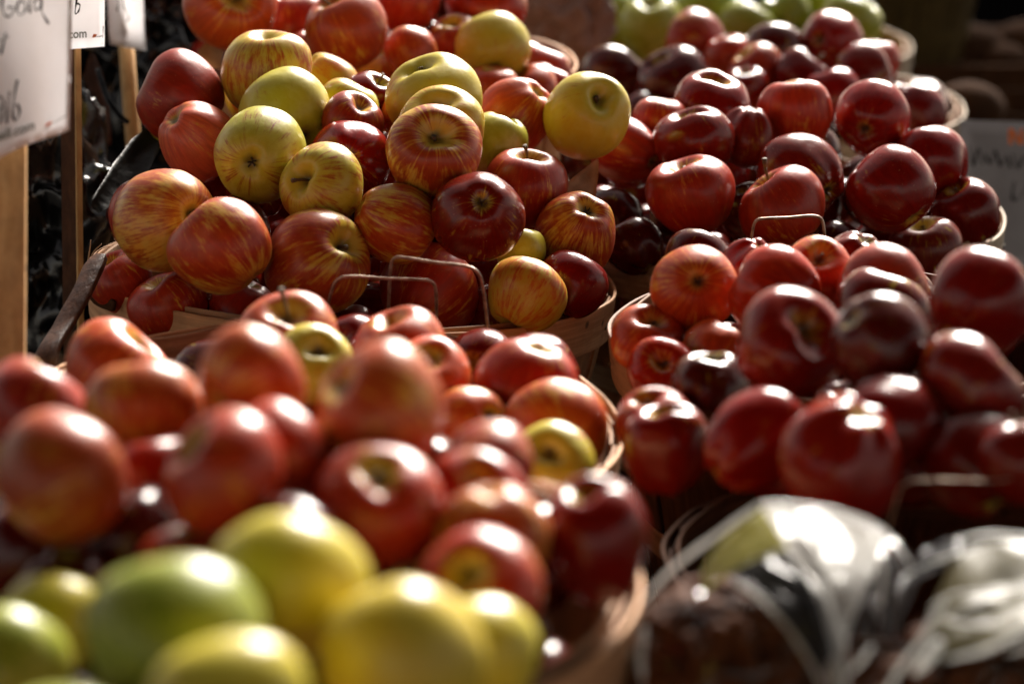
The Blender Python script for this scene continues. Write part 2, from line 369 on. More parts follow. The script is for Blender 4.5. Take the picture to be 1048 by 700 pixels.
APPLES = [
    ('B1', -0.2765, 1.868, 1.0757, 0.0437, 1.16, 'so', -0.69, 0.66, -0.3, 0, 'C', 'large orange apple with red streaks and a dark calyx turned to the right'),
    ('B1', -0.3155, 1.9916, 1.0449, 0.0302, 1.28, 'pk', 0.14, 0.06, 0.99, 2, '-', 'pinkish apple mostly hidden behind the large streaked orange apple at the left'),
    ('B1', -0.2258, 1.8113, 1.069, 0.0401, 1.05, 'st', -0.68, 0.25, 0.69, 0, '-', 'round red apple with yellow streaks in front, right of the large orange streaked apple'),
    ('B1', -0.2687, 2.0225, 1.1041, 0.0346, 1.16, 'po', 0.6, 0.36, -0.72, 0, '-', 'pale pinkish red apple left of the green and red apple with its calyx showing'),
    ('B1', -0.2072, 1.937, 1.1119, 0.0407, 1.16, 'sg', 0.1, 0.99, -0.06, 0, 'C', 'green apple with red patches and its calyx facing forward, left of the heap'),
    ('B1', -0.1923, 2.0271, 1.1262, 0.0415, 1.02, 'lime', -0.5, 0.7, 0.51, 0, 'C', 'all lime green apple at the top of the sharp heap'),
    ('B1', -0.1523, 1.896, 1.0967, 0.0359, 1.06, 'sg', -0.56, -0.72, 0.41, 1, 'S', 'green and red apple with a short dark stem on its left shoulder'),
    ('B1', -0.1338, 1.9551, 1.1042, 0.0361, 1.0, 'rr', 0.03, 0.94, -0.33, 0, 'C', 'deep red apple with an orange calyx spot behind the stemmed green and red one'),
    ('B1', -0.2908, 2.084, 1.1265, 0.0417, 1.04, 'rd', -0.87, 0.13, 0.48, 0, '-', 'smooth red apple at the far left of the heap beside the wooden sign stick'),
    ('B1', -0.3037, 2.139, 1.0939, 0.0311, 1.09, 'lime', 0.11, 0.17, 0.98, 1, '-', 'small lime apple peeking out behind the pale pinkish red apple'),
    ('B1', -0.2161, 2.0907, 1.1495, 0.0408, 1.06, 'yo', 0.03, -0.01, 1.0, 0, '-', 'yellow apple with a red rim, rearmost of the two behind the lime green apple'),
    ('B1', -0.2248, 2.1524, 1.1189, 0.0376, 1.08, 'yel', -0.02, -0.08, 1.0, 1, '-', 'yellow apple directly behind the lime green apple'),
    ('B1', -0.1286, 2.1395, 1.1105, 0.0289, 1.12, 'dr', 0.42, -0.13, 0.9, 1, '-', 'small dark red apple mid heap, right of the lime green one'),
    ('B1', -0.1465, 2.0916, 1.1173, 0.0283, 1.05, 'yel', 0.51, 0.14, 0.85, 2, '-', 'yellow apple with pale shoulder above a red orange one, middle of the heap'),
    ('B1', -0.1351, 2.0073, 1.1227, 0.0287, 1.05, 'rd', 0.41, -0.18, 0.89, 0, '-', 'red apple above the deep red apple with the orange calyx spot'),
    ('B1', -0.0667, 2.0495, 1.1332, 0.0437, 1.02, 'yel', -0.38, -0.19, 0.9, 2, '-', 'broad pale yellow apple behind the bicoloured apple with green stem hollow'),
    ('B1', -0.086, 2.1068, 1.1092, 0.0297, 1.13, 'orr', 0.7, 0.59, 0.4, 0, '-', 'orange red apple wedged in front of the broad pale yellow apple'),
    ('B1', -0.0589, 1.9783, 1.1237, 0.0389, 1.06, 'yo', -0.18, -0.45, 0.87, 0, 'S', 'yellow and red apple right behind the bicoloured apple with green stem hollow'),
    ('B1', -0.0632, 1.9071, 1.1224, 0.0409, 1.09, 'st', 0.08, -0.76, 0.65, 2, 'S', 'bicoloured apple with a green stem hollow and red streaks below, crowning the sharp heap'),
    ('B1', -0.0272, 1.8576, 1.0817, 0.039, 1.17, 'dr', -0.11, 0.83, -0.55, 0, 'C', 'glossy dark red apple with a yellowish calyx facing the camera'),
    ('B1', 0.0118, 2.0167, 1.0634, 0.0391, 1.03, 'rd', 0.1, -0.11, 0.99, 1, 'S', 'shiny red apple with a dark stem on top, right of the bicoloured apple'),
    ('B1', 0.0026, 2.125, 1.1033, 0.0363, 1.1, 'orr', -0.64, 0.23, -0.74, 0, '-', 'smooth orange red apple left of the big yellow apple'),
    ('B1', -0.0137, 2.0659, 1.0898, 0.029, 1.16, 'lime', 0.37, 0.26, 0.89, 2, '-', 'small pale yellow green apple between the bicoloured apple and the orange red one'),
    ('B1', 0.0656, 2.0931, 1.1087, 0.0393, 1.22, 'yy', 0.31, -0.68, 0.67, 2, 'S', 'big yellow apple with an orange blush and stem hollow at upper right'),
    ('B1', 0.1048, 2.1811, 1.0575, 0.0309, 1.28, 'rd', -0.8, 0.56, 0.21, 0, '-', 'tall red apple half hidden to the right of the big yellow apple'),
    ('B1', -0.0932, 1.8722, 1.0722, 0.034, 1.11, 'st', 0.88, 0.08, -0.47, 0, '-', 'yellow apple with diagonal red streaks left of the glossy dark red apple'),
    ('B1', 0.0545, 1.972, 1.0357, 0.0368, 1.14, 'st', -0.28, 0.54, -0.79, 0, 'C', 'red and yellow apple with a hollow on top, right end of the sharp basket'),
    ('B1', 0.0493, 1.918, 1.0061, 0.0318, 1.04, 'dr', 0.45, 0.54, 0.71, 0, '-', 'smaller dusky red apple against the right rim of the sharp basket'),
    ('B1', 0.0073, 1.9366, 1.0294, 0.0227, 1.12, 'lime', 0.15, 0.19, 0.97, 0, '-', 'lime green apple showing under the glossy dark red apple'),
    ('B1', 0.0111, 1.8747, 1.0108, 0.0344, 1.0, 'yo', 0.45, 0.46, 0.77, 0, '-', 'yellow orange apple with red flecks lying on the right front rim'),
    ('B1', -0.0695, 1.9146, 1.0004, 0.0443, 0.97, 'ro', 0.53, 0.68, 0.5, 0, '-', 'plain red orange apple behind the wire handles of the sharp basket'),
    ('B1', -0.156, 1.8456, 1.0456, 0.0446, 1.09, 'st', 0.71, -0.4, 0.58, 2, 'S', 'large orange and yellow apple with its stem hollow turned up, beside the wire handle'),
    ('B1', -0.2796, 1.8783, 1.0006, 0.0345, 0.94, 'rd', -0.37, -0.06, 0.93, 0, '-', 'low red apple behind the front left rim of the sharp basket'),
    ('B1', -0.3219, 1.909, 1.0116, 0.0285, 1.08, 'pk', -0.39, -0.17, 0.9, 0, '-', 'small dull red apple in the far left corner of the sharp basket'),
    ('B1', -0.2178, 1.8782, 0.9981, 0.0296, 0.97, 'rd', -0.36, -0.08, -0.93, 0, '-', 'low dark orange red apple under the two streaked apples at the front rim'),
    ('B1', -0.1688, 2.1741, 1.1211, 0.0293, 1.12, 'yo', 0.62, 0.12, -0.77, 0, '-', 'small orange apple deep in the gap behind the lime green apple'),
    ('B0', -0.2741, 2.3402, 1.1638, 0.0483, 1.09, 'orr', 0.31, -0.84, 0.45, 2, 'S', 'large blurred orange red apple with a yellow hollow, top left of the picture'),
    ('B0', -0.2219, 2.4294, 1.125, 0.0379, 1.16, 'rd', -0.02, 0.01, 1.0, 0, '-', 'blurred red apple between the two large orange red apples at the top'),
    ('B0', -0.1609, 2.3331, 1.1402, 0.0424, 1.03, 'orr', -0.46, -0.18, 0.87, 1, '-', 'large blurred orange red apple with a bright right shoulder near the top edge'),
    ('B0', -0.1112, 2.4873, 1.1428, 0.0377, 1.0, 'rd', 0.41, -0.14, 0.9, 2, '-', 'blurred red apple cut by the top edge, above the small round orange red one'),
    ('B0', -0.1012, 2.3788, 1.1088, 0.0285, 1.08, 'orr', -0.08, 0.57, 0.82, 0, '-', 'small round orange red apple in the rear left basket'),
    ('B0', -0.1432, 2.4235, 1.078, 0.0381, 0.97, 'st', 0.24, 0.03, 0.97, 1, '-', 'blurred striped green and orange apple in front of the large orange red one'),
    ('B0', -0.0543, 2.4596, 1.1021, 0.0333, 1.09, 'rd', -0.3, -0.25, 0.92, 0, '-', 'red apple tucked to the left of the yellow apple with a dark hollow'),
    ('B0', -0.0276, 2.5158, 1.1295, 0.0445, 0.97, 'rd', 0.1, -0.18, 0.98, 0, '-', 'blurred deep red apple at the top edge behind the yellow apple'),
    ('B0', -0.0187, 2.4067, 1.1074, 0.0397, 0.98, 'yel', -0.06, 0.92, 0.38, 0, 'C', 'yellow apple with a dark hollow facing down, right side of the rear left basket'),
    ('B0', 0.0336, 2.4832, 1.0669, 0.0289, 1.09, 'pk', 0.23, 0.52, 0.83, 0, '-', 'tiny pink red apple by the rim of the rear left basket'),
    ('B0', 0.036, 2.4332, 1.0627, 0.0283, 0.98, 'pk', 0.5, 0.17, 0.85, 0, '-', 'tiny red apple just below the pink one by the rear left rim'),
    ('B0', -0.0184, 2.3567, 1.0777, 0.0281, 0.97, 'orr', -0.04, -0.01, 1.0, 2, '-', 'small pale orange apple behind the smooth orange red apple'),
    ('B0', 0.0206, 2.3865, 1.0677, 0.0295, 0.96, 'orr', -0.6, -0.08, 0.79, 0, '-', 'orange red apple between the smooth orange apple and the big yellow apple'),
    ('B0', -0.0774, 2.579, 1.1382, 0.0325, 1.09, 'mr', -0.12, -0.24, 0.96, 0, '-', 'dark red apple cut off by the top edge in the rear left basket'),
    ('B0', -0.1983, 2.3752, 1.1076, 0.0284, 1.11, 'rd', 0.2, -0.09, 0.98, 1, '-', 'small red apple in the shade below two large blurred apples'),
    ('B2', -0.1531, 1.5658, 1.0698, 0.0365, 0.99, 'orr', 0.06, -0.43, 0.9, 3, 'S', 'red apple with a long thin stem leaning over its hollow'),
    ('B2', -0.1305, 1.5151, 1.0714, 0.0281, 0.97, 'yel', 0.22, -0.59, 0.78, 2, 'S', 'pale yellow green apple with open hollow below the long stemmed red one'),
    ('B2', -0.0761, 1.5822, 1.0574, 0.0356, 1.03, 'orr', -0.27, -0.03, 0.96, 0, '-', 'orange red apple with smooth crown just below the wire handle'),
    ('B2', -0.0561, 1.528, 1.0567, 0.0304, 1.03, 'orr', 0.03, -0.54, 0.84, 2, 'S', 'orange apple with a shallow hollow on top beside the biggest blurred apple'),
    ('B2', 0.0105, 1.5349, 1.0523, 0.0373, 0.95, 'rd', -0.29, 0.06, -0.95, 0, '-', 'broad red apple at the right, highest in the middle basket'),
    ('B2', -0.0269, 1.4905, 1.0385, 0.0275, 1.06, 'oy', -0.61, 0.58, -0.53, 0, 'C', 'small orange yellow apple with its hollow turned right'),
    ('B2', 0.0299, 1.478, 1.0403, 0.0355, 0.94, 'oy', -0.28, 0.96, 0.02, 0, 'C', 'orange apple with a dark hollow by the right rim of the middle basket'),
    ('B2', 0.0249, 1.4031, 1.0442, 0.0285, 0.94, 'yel', -0.09, -0.67, 0.74, 2, 'S', 'small greenish yellow apple with ringed hollow by the right middle basket rim'),
    ('B2', -0.2626, 1.5225, 1.0621, 0.0397, 0.95, 'orr', 0.64, 0.13, 0.75, 2, '-', 'orange red apple behind the left front pair, bright along its crown'),
    ('B3', -0.1992, 1.2384, 1.1379, 0.033, 0.97, 'bq', -0.13, 0.51, 0.85, 0, '-', 'blurred reddish brown apple below the bright crowned orange apple'),
    ('B3', -0.2659, 1.2653, 1.1295, 0.032, 0.98, 'pk', 0.48, 0.36, 0.8, 1, '-', 'dusky red apple cut by the left edge, upper one'),
    ('B3', -0.1396, 1.2238, 1.1598, 0.033, 0.95, 'bq', 0.67, 0.69, 0.28, 0, '-', 'orange brown apple with a yellowish right side in the soft foreground'),
    ('B3', -0.0678, 1.1784, 1.1588, 0.0366, 1.01, 'bq', -0.73, -0.2, 0.65, 2, 'S', 'biggest soft orange apple with yellow shoulder, centre of the foreground heap'),
    ('B3', -0.2244, 1.1221, 1.1444, 0.0357, 1.0, 'bo', 0.71, 0.55, 0.44, 0, '-', 'large blurred red apple at the left edge, lower one'),
    ('B3', -0.1408, 1.1071, 1.1528, 0.0332, 0.94, 'rd', -0.65, -0.22, 0.72, 2, 'S', 'dark red apple with a pale yellow streak on its upper left shoulder'),
    ('B3', -0.118, 1.1542, 1.1459, 0.0285, 1.03, 'pk', 0.59, 0.5, 0.63, 0, '-', 'dusky red apple peeking behind the yellow streaked one'),
    ('B3', -0.0669, 1.1156, 1.1308, 0.0341, 1.03, 'rd', 0.07, -0.49, 0.87, 2, 'S', 'deep red blurred apple with a brownish hollow on top, mid foreground'),
    ('B3', -0.0092, 1.1048, 1.1207, 0.0294, 1.02, 'bq', 0.1, -0.08, -0.99, 0, '-', 'orange red blurred apple behind the one with the open brown hollow'),
    ('B3', -0.0185, 1.1542, 1.1189, 0.0286, 1.0, 'rd', 0.06, -0.66, 0.75, 2, 'S', 'small dark red apple with a ringed hollow right of the deep red one'),
    ('B3', -0.0141, 1.2036, 1.1167, 0.0293, 0.96, 'pk', 0.84, 0.23, -0.49, 0, '-', 'pinkish red apple right below the small orange yellow one'),
    ('B3', -0.0148, 1.0519, 1.1132, 0.0321, 1.02, 'rd', -0.24, -0.63, 0.74, 2, 'S', 'brownish red apple with an open hollow next to the yellow foreground apples'),
    ('B3', 0.0424, 1.1291, 1.1069, 0.0286, 1.28, 'dr', -0.16, -0.01, 0.99, 0, '-', 'tall dark maroon apple leaning on the right rim of the near basket'),
    ('B3', -0.1891, 1.1923, 1.1128, 0.0288, 1.06, 'rd', -0.18, 0.29, 0.94, 2, '-', 'shaded red apple between two large foreground apples on the left'),
    ('B3', -0.1918, 1.144, 1.1009, 0.0279, 1.04, 'mr', -0.47, 0.2, 0.86, 0, '-', 'very dark small apple in the shade under the left foreground apples'),
    ('B3', -0.22, 1.1066, 1.0887, 0.0284, 0.94, 'mr', 0.08, 0.09, -0.99, 0, '-', 'dark maroon apple behind the leftmost green foreground apples'),
    ('B3', -0.1596, 1.0991, 1.103, 0.0285, 0.97, 'pk', 0.13, 0.14, 0.98, 2, '-', 'pinkish red apple just behind the blurred yellow and green apples'),
    ('B3', -0.2545, 1.1659, 1.0843, 0.0285, 1.03, 'mr', 0.44, 0.4, 0.81, 2, '-', 'almost black red apple in the shade at the left edge'),
    ('B3', -0.1056, 1.0782, 1.1227, 0.0279, 1.03, 'mr', 0.68, 0.53, 0.5, 0, '-', 'shaded maroon apple deep between the foreground heap and the yellow apple'),
    ('GF', -0.0964, 0.9582, 1.1575, 0.0362, 1.0, 'yy', -0.16, 0.68, 0.71, 0, '-', 'large blurred yellow apple, highest of the yellow and green foreground apples'),
    ('GF', -0.1368, 0.903, 1.1571, 0.0385, 1.0, 'gg', -0.08, 0.71, 0.7, 0, '-', 'large blurred green apple with a pale crown in the front'),
    ('GF', -0.219, 1.0593, 1.0942, 0.0276, 1.0, 'gy', 0.18, 0.73, 0.66, 0, '-', 'small blurred yellow green apple at the left front'),
    ('GF', -0.2287, 0.9974, 1.1012, 0.0312, 1.0, 'gg', -0.03, 0.72, 0.69, 0, '-', 'green apple cut by the lower left corner'),
    ('GF', -0.1105, 0.8461, 1.1539, 0.0333, 1.0, 'gy', -0.12, 0.72, 0.68, 0, '-', 'yellow green apple cut by the bottom edge between green and yellow ones'),
    ('GF', -0.0452, 0.9088, 1.1446, 0.0384, 1.0, 'yy', -0.05, 0.72, 0.69, 0, '-', 'golden yellow apple at the bottom edge, largest of the front row'),
    ('GF', -0.015, 0.9961, 1.1072, 0.0302, 1.0, 'gy', -0.23, 0.7, 0.67, 0, '-', 'yellow green apple at the right end of the front row'),
    ('R1', 0.1371, 1.7369, 1.058, 0.0341, 1.03, 'orr', -0.01, 0.88, -0.47, 0, 'C', 'orange red apple with its calyx facing forward, left of the right middle basket'),
    ('R1', 0.1004, 1.7122, 1.0244, 0.0294, 0.98, 'orr', 0.27, -0.26, 0.93, 0, 'S', 'orange and yellow apple in the left corner of the right middle basket'),
    ('R1', 0.1094, 1.6646, 1.016, 0.028, 0.95, 'ro', -0.06, -0.72, 0.69, 2, 'S', 'red apple with open hollow lying on the left rim of the right middle basket'),
    ('R1', 0.15, 1.693, 1.0186, 0.029, 1.08, 'orr', 0.51, 0.27, 0.82, 0, '-', 'small orange red apple beside the big glossy red apple with a deep hollow'),
    ('R1', 0.1918, 1.6832, 1.0719, 0.0353, 0.99, 'ro', -0.89, 0.37, 0.26, 0, '-', 'bright red apple with a flat top in front of the wire handle'),
    ('R1', 0.2277, 1.7334, 1.0708, 0.0285, 1.04, 'orr', -0.01, -0.65, 0.76, 1, 'S', 'red apple with a yellow hollow and thin stem under the wire handle'),
    ('R1', 0.1856, 1.792, 1.0534, 0.0285, 1.08, 'rr', -0.27, 0.25, -0.93, 0, '-', 'dark red apple behind the flat topped bright red one'),
    ('R1', 0.1455, 1.8317, 1.0528, 0.0285, 0.98, 'mr', 0.44, 0.46, 0.77, 0, '-', 'shaded dark red apple behind the orange red one with calyx'),
    ('R1', 0.2621, 1.7805, 1.0654, 0.0285, 0.98, 'dr', -0.32, 0.28, -0.91, 0, '-', 'small dark red apple right of the wire handle'),
    ('R1', 0.2676, 1.6765, 1.0725, 0.0388, 0.94, 'pk', 0.89, 0.39, 0.24, 0, '-', 'dusky pink red apple with a bright crown, above a wider dark red one'),
    ('R1', 0.2588, 1.6116, 1.0729, 0.0382, 0.99, 'dr', 0.39, 0.42, 0.82, 0, '-', 'dark red apple with a wide bright crown under the dusky pink red one'),
    ('R2', 0.1722, 1.4308, 1.1132, 0.0371, 0.99, 'rr', 0.36, -0.66, 0.66, 2, 'S', 'big glossy red apple with a deep stem hollow, front of the right heap'),
    ('R2', 0.2201, 1.3809, 1.1313, 0.0316, 1.03, 'mr', 0.74, 0.21, -0.64, 0, '-', 'nearly black red apple right of the glossy one with a deep hollow'),
    ('R2', 0.2964, 1.4639, 1.131, 0.0352, 1.1, 'rr', 0.62, 0.43, 0.66, 0, '-', 'large smooth dark red apple high at the right edge'),
    ('R2', 0.2694, 1.3466, 1.1164, 0.0346, 0.94, 'dr', 0.75, 0.2, 0.62, 0, '-', 'wide dark red apple below the large one at the right edge'),
    ('R2', 0.1307, 1.4956, 1.0541, 0.0291, 1.28, 'mr', -0.1, 0.07, 0.99, 0, '-', 'shaded maroon apple left below the glossy one with a deep hollow'),
    ('R2', 0.1446, 1.3487, 1.0807, 0.0301, 1.21, 'rr', 0.75, 0.35, 0.56, 0, '-', 'upright deep red apple left of the lowest round one'),
    ('R2', 0.1864, 1.2775, 1.0965, 0.0382, 0.99, 'rr', -0.36, 0.23, -0.9, 0, '-', 'biggest round dark red apple in front, directly above the plastic bag'),
    ('R2', 0.2192, 1.3283, 1.0986, 0.0319, 0.99, 'dr', 0.82, -0.18, -0.54, 0, '-', 'dark red apple with sloping right shoulder behind the biggest round one'),
    ('R2', 0.2667, 1.3018, 1.0813, 0.032, 1.04, 'dr', -0.39, 0.76, 0.52, 0, '-', 'dark red apple behind the thin wire at the right'),
    ('R2', 0.2867, 1.257, 1.1012, 0.0278, 1.06, 'dr', -0.24, 0.28, 0.93, 1, '-', 'red apple cut by the right edge beside the wire'),
    ('R2', 0.0928, 1.4588, 1.0495, 0.0286, 0.97, 'rd', -0.3, -0.08, 0.95, 2, '-', 'small red apple at the far left of the dark front heap'),
    ('R2', 0.0959, 1.4078, 1.053, 0.0283, 1.21, 'dr', -0.07, -0.03, 1.0, 2, '-', 'tall dark red apple at the left end of the front right heap'),
    ('R0', 0.3352, 2.0738, 1.047, 0.0411, 1.01, 'rr', -0.56, 0.62, 0.55, 0, '-', 'dark red bumpy apple right of centre in the upper right basket'),
    ('R0', 0.3922, 2.2036, 1.0419, 0.0369, 1.01, 'rr', -0.36, 0.5, 0.79, 0, '-', 'smooth red apple above the right rim, higher of two'),
    ('R0', 0.422, 2.1679, 1.0013, 0.0328, 1.06, 'dr', -0.45, -0.04, 0.89, 2, '-', 'dark red apple nestled against the right rim of the upper right basket'),
    ('R0', 0.3416, 2.2434, 1.073, 0.0383, 0.99, 'rr', 0.4, 0.9, 0.14, 0, 'C', 'red apple with a dark calyx ring facing forward in the upper right'),
    ('R0', 0.2665, 2.2282, 1.0793, 0.0371, 1.07, 'ro', -0.05, 0.13, 0.99, 0, '-', 'round bright red apple left of the one with the calyx ring'),
    ('R0', 0.1893, 2.2625, 1.0763, 0.0405, 1.0, 'rr', 0.16, -0.13, 0.98, 2, '-', 'dusky red apple with a broad pale highlight, upper left of the right heap'),
    ('R0', 0.1663, 2.1593, 1.0692, 0.0389, 0.94, 'dr', -0.23, -0.05, 0.97, 2, '-', 'dark shiny red apple in front of the dusky one with the broad highlight'),
    ('R0', 0.261, 2.1067, 1.052, 0.0399, 1.03, 'dr', -0.57, 0.79, 0.21, 0, 'C', 'dark red apple above the cone shaped glowing one'),
    ('R0', 0.2362, 2.0421, 1.0393, 0.0406, 0.99, 'ro', -0.52, 0.11, 0.85, 3, 'S', 'cone shaped apple glowing orange red in the middle of the right heap'),
    ('R0', 0.1585, 2.067, 1.0443, 0.041, 0.99, 'ro', -0.32, 0.05, 0.95, 0, 'S', 'reddish orange apple with a pointed bump on top'),
    ('R0', 0.374, 2.1055, 0.9814, 0.0357, 0.98, 'dr', -0.14, -0.09, 0.99, 2, '-', 'dark red apple on the front right rim, in the shade'),
    ('R0', 0.1103, 2.0862, 0.9915, 0.0283, 1.04, 'mr', -0.45, 0.48, 0.75, 0, '-', 'dark apple in the shadow between left and right heaps, lower one'),
    ('R0', 0.0927, 2.1326, 1.0045, 0.0286, 1.12, 'mr', 0.13, 0.53, 0.84, 0, '-', 'dark apple in the shadow between left and right heaps, higher one'),
    ('R0', 0.2173, 2.1883, 1.0676, 0.0286, 1.12, 'dr', -0.13, -0.03, -0.99, 0, '-', 'small dark apple in the gap left of the round bright red one'),
    ('R0', 0.1398, 2.2275, 1.0706, 0.0283, 1.11, 'rd', 0.02, 0.11, 0.99, 0, '-', 'small dull red apple behind the dark shiny one'),
    ('R0', 0.2194, 2.1527, 1.0049, 0.0285, 1.09, 'mr', -0.49, -0.08, 0.87, 2, '-', 'black red apple behind the cone shaped one'),
    ('R00', 0.2165, 2.8192, 1.0358, 0.0393, 1.09, 'rd', -0.86, 0.35, 0.37, 0, '-', 'blurred red apple in front of the green apples'),
    ('R00', 0.1848, 2.7107, 1.0117, 0.0426, 0.94, 'mr', -0.58, -0.13, 0.81, 0, '-', 'almost black apple with a pale crown, left in the far red basket'),
    ('R00', 0.1172, 2.8014, 1.0009, 0.0381, 1.02, 'mr', 0.45, 0.38, 0.81, 0, '-', 'almost black apple at the left end of the far red basket'),
    ('R00', 0.3053, 2.7847, 1.0309, 0.0377, 0.94, 'mr', -0.12, 0.59, 0.8, 0, '-', 'very dark apple with a thin bright crown before the green apples'),
    ('R00', 0.279, 2.7222, 1.0229, 0.0335, 0.96, 'rd', -0.64, -0.1, 0.76, 0, '-', 'reddish brown apple in the middle of the far red basket'),
    ('R00', 0.3732, 2.8022, 1.0391, 0.0379, 1.02, 'rr', 0.56, 0.79, -0.25, 0, 'C', 'red apple with a pale ringed hollow close to the last green apple'),
    ('R00', 0.4212, 2.7565, 1.0236, 0.0285, 1.06, 'pk', 0.11, 0.16, 0.98, 2, '-', 'small pinkish apple by the rim of the far red basket'),
    ('R00', 0.3982, 2.7031, 1.0201, 0.039, 0.94, 'dr', -0.69, 0.62, 0.38, 0, '-', 'dark red apple in front of the small pinkish one'),
    ('R00', 0.3269, 2.69, 1.0183, 0.0354, 0.94, 'dr', 0.63, 0.1, 0.77, 1, '-', 'dark red apple with a long pale crown, centre of the far red basket'),
    ('R00', 0.2612, 2.6696, 1.0104, 0.0285, 1.02, 'dr', -0.08, -0.09, 0.99, 1, '-', 'small dark red apple behind the dusky one with broad highlight'),
    ('R00', 0.3574, 2.6404, 1.0099, 0.0337, 1.01, 'rr', -0.37, 0.28, 0.89, 2, '-', 'red apple just behind the round bright red one'),
    ('R00', 0.4576, 2.6609, 0.9842, 0.0329, 1.0, 'dr', -0.19, 0.66, 0.73, 0, '-', 'dark red apple leaning on the rim of the far red basket, front one'),
    ('R00', 0.4538, 2.7143, 0.9855, 0.0287, 1.0, 'dr', -0.24, 0.09, 0.97, 0, '-', 'dark red apple leaning on the rim of the far red basket, rear one'),
    ('R00', 0.2504, 2.7681, 1.0281, 0.0287, 1.11, 'pk', -0.24, 0.0, 0.97, 2, '-', 'small pinkish red apple right of the blurred red one'),
    ('R00', 0.1498, 2.6712, 0.9819, 0.0285, 1.02, 'mr', -0.65, 0.1, -0.75, 0, '-', 'small black red apple above the dull red one'),
    ('RG', 0.1829, 3.1369, 0.9938, 0.0437, 1.06, 'gg', -0.13, -0.25, 0.96, 0, 'S', 'green apple with a bright crown behind the almost black ones'),
    ('RG', 0.1339, 3.2559, 0.985, 0.0425, 1.05, 'gg', 0.51, 0.5, 0.7, 0, '-', 'second green apple from the left in the far green basket'),
    ('RG', 0.0866, 3.3244, 0.9738, 0.0378, 1.08, 'gg', 0.27, 0.13, 0.95, 0, '-', 'leftmost green apple in the far green basket'),
    ('RG', 0.2586, 3.2128, 1.01, 0.0419, 1.01, 'gg', -0.62, -0.05, 0.78, 2, '-', 'green apple above the blurred red one, cut by the top edge'),
    ('RG', 0.3056, 3.1225, 0.9965, 0.0382, 1.04, 'gg', 0.59, 0.06, 0.8, 1, '-', 'green apple directly right of the blurred red one'),
    ('RG', 0.3604, 3.1733, 1.004, 0.0361, 1.08, 'gg', -0.4, -0.08, 0.91, 1, '-', 'green apple above the very dark apple with a thin crown'),
    ('RG', 0.4437, 3.1471, 0.9984, 0.0438, 1.02, 'gg', 0.55, -0.04, 0.83, 2, '-', 'rightmost green apple in the far green basket'),
    ('RG', 0.4075, 3.2547, 1.0052, 0.0383, 1.04, 'gg', -0.12, -0.14, 0.98, 0, '-', 'green apple at the top edge left of the rightmost green one'),
]
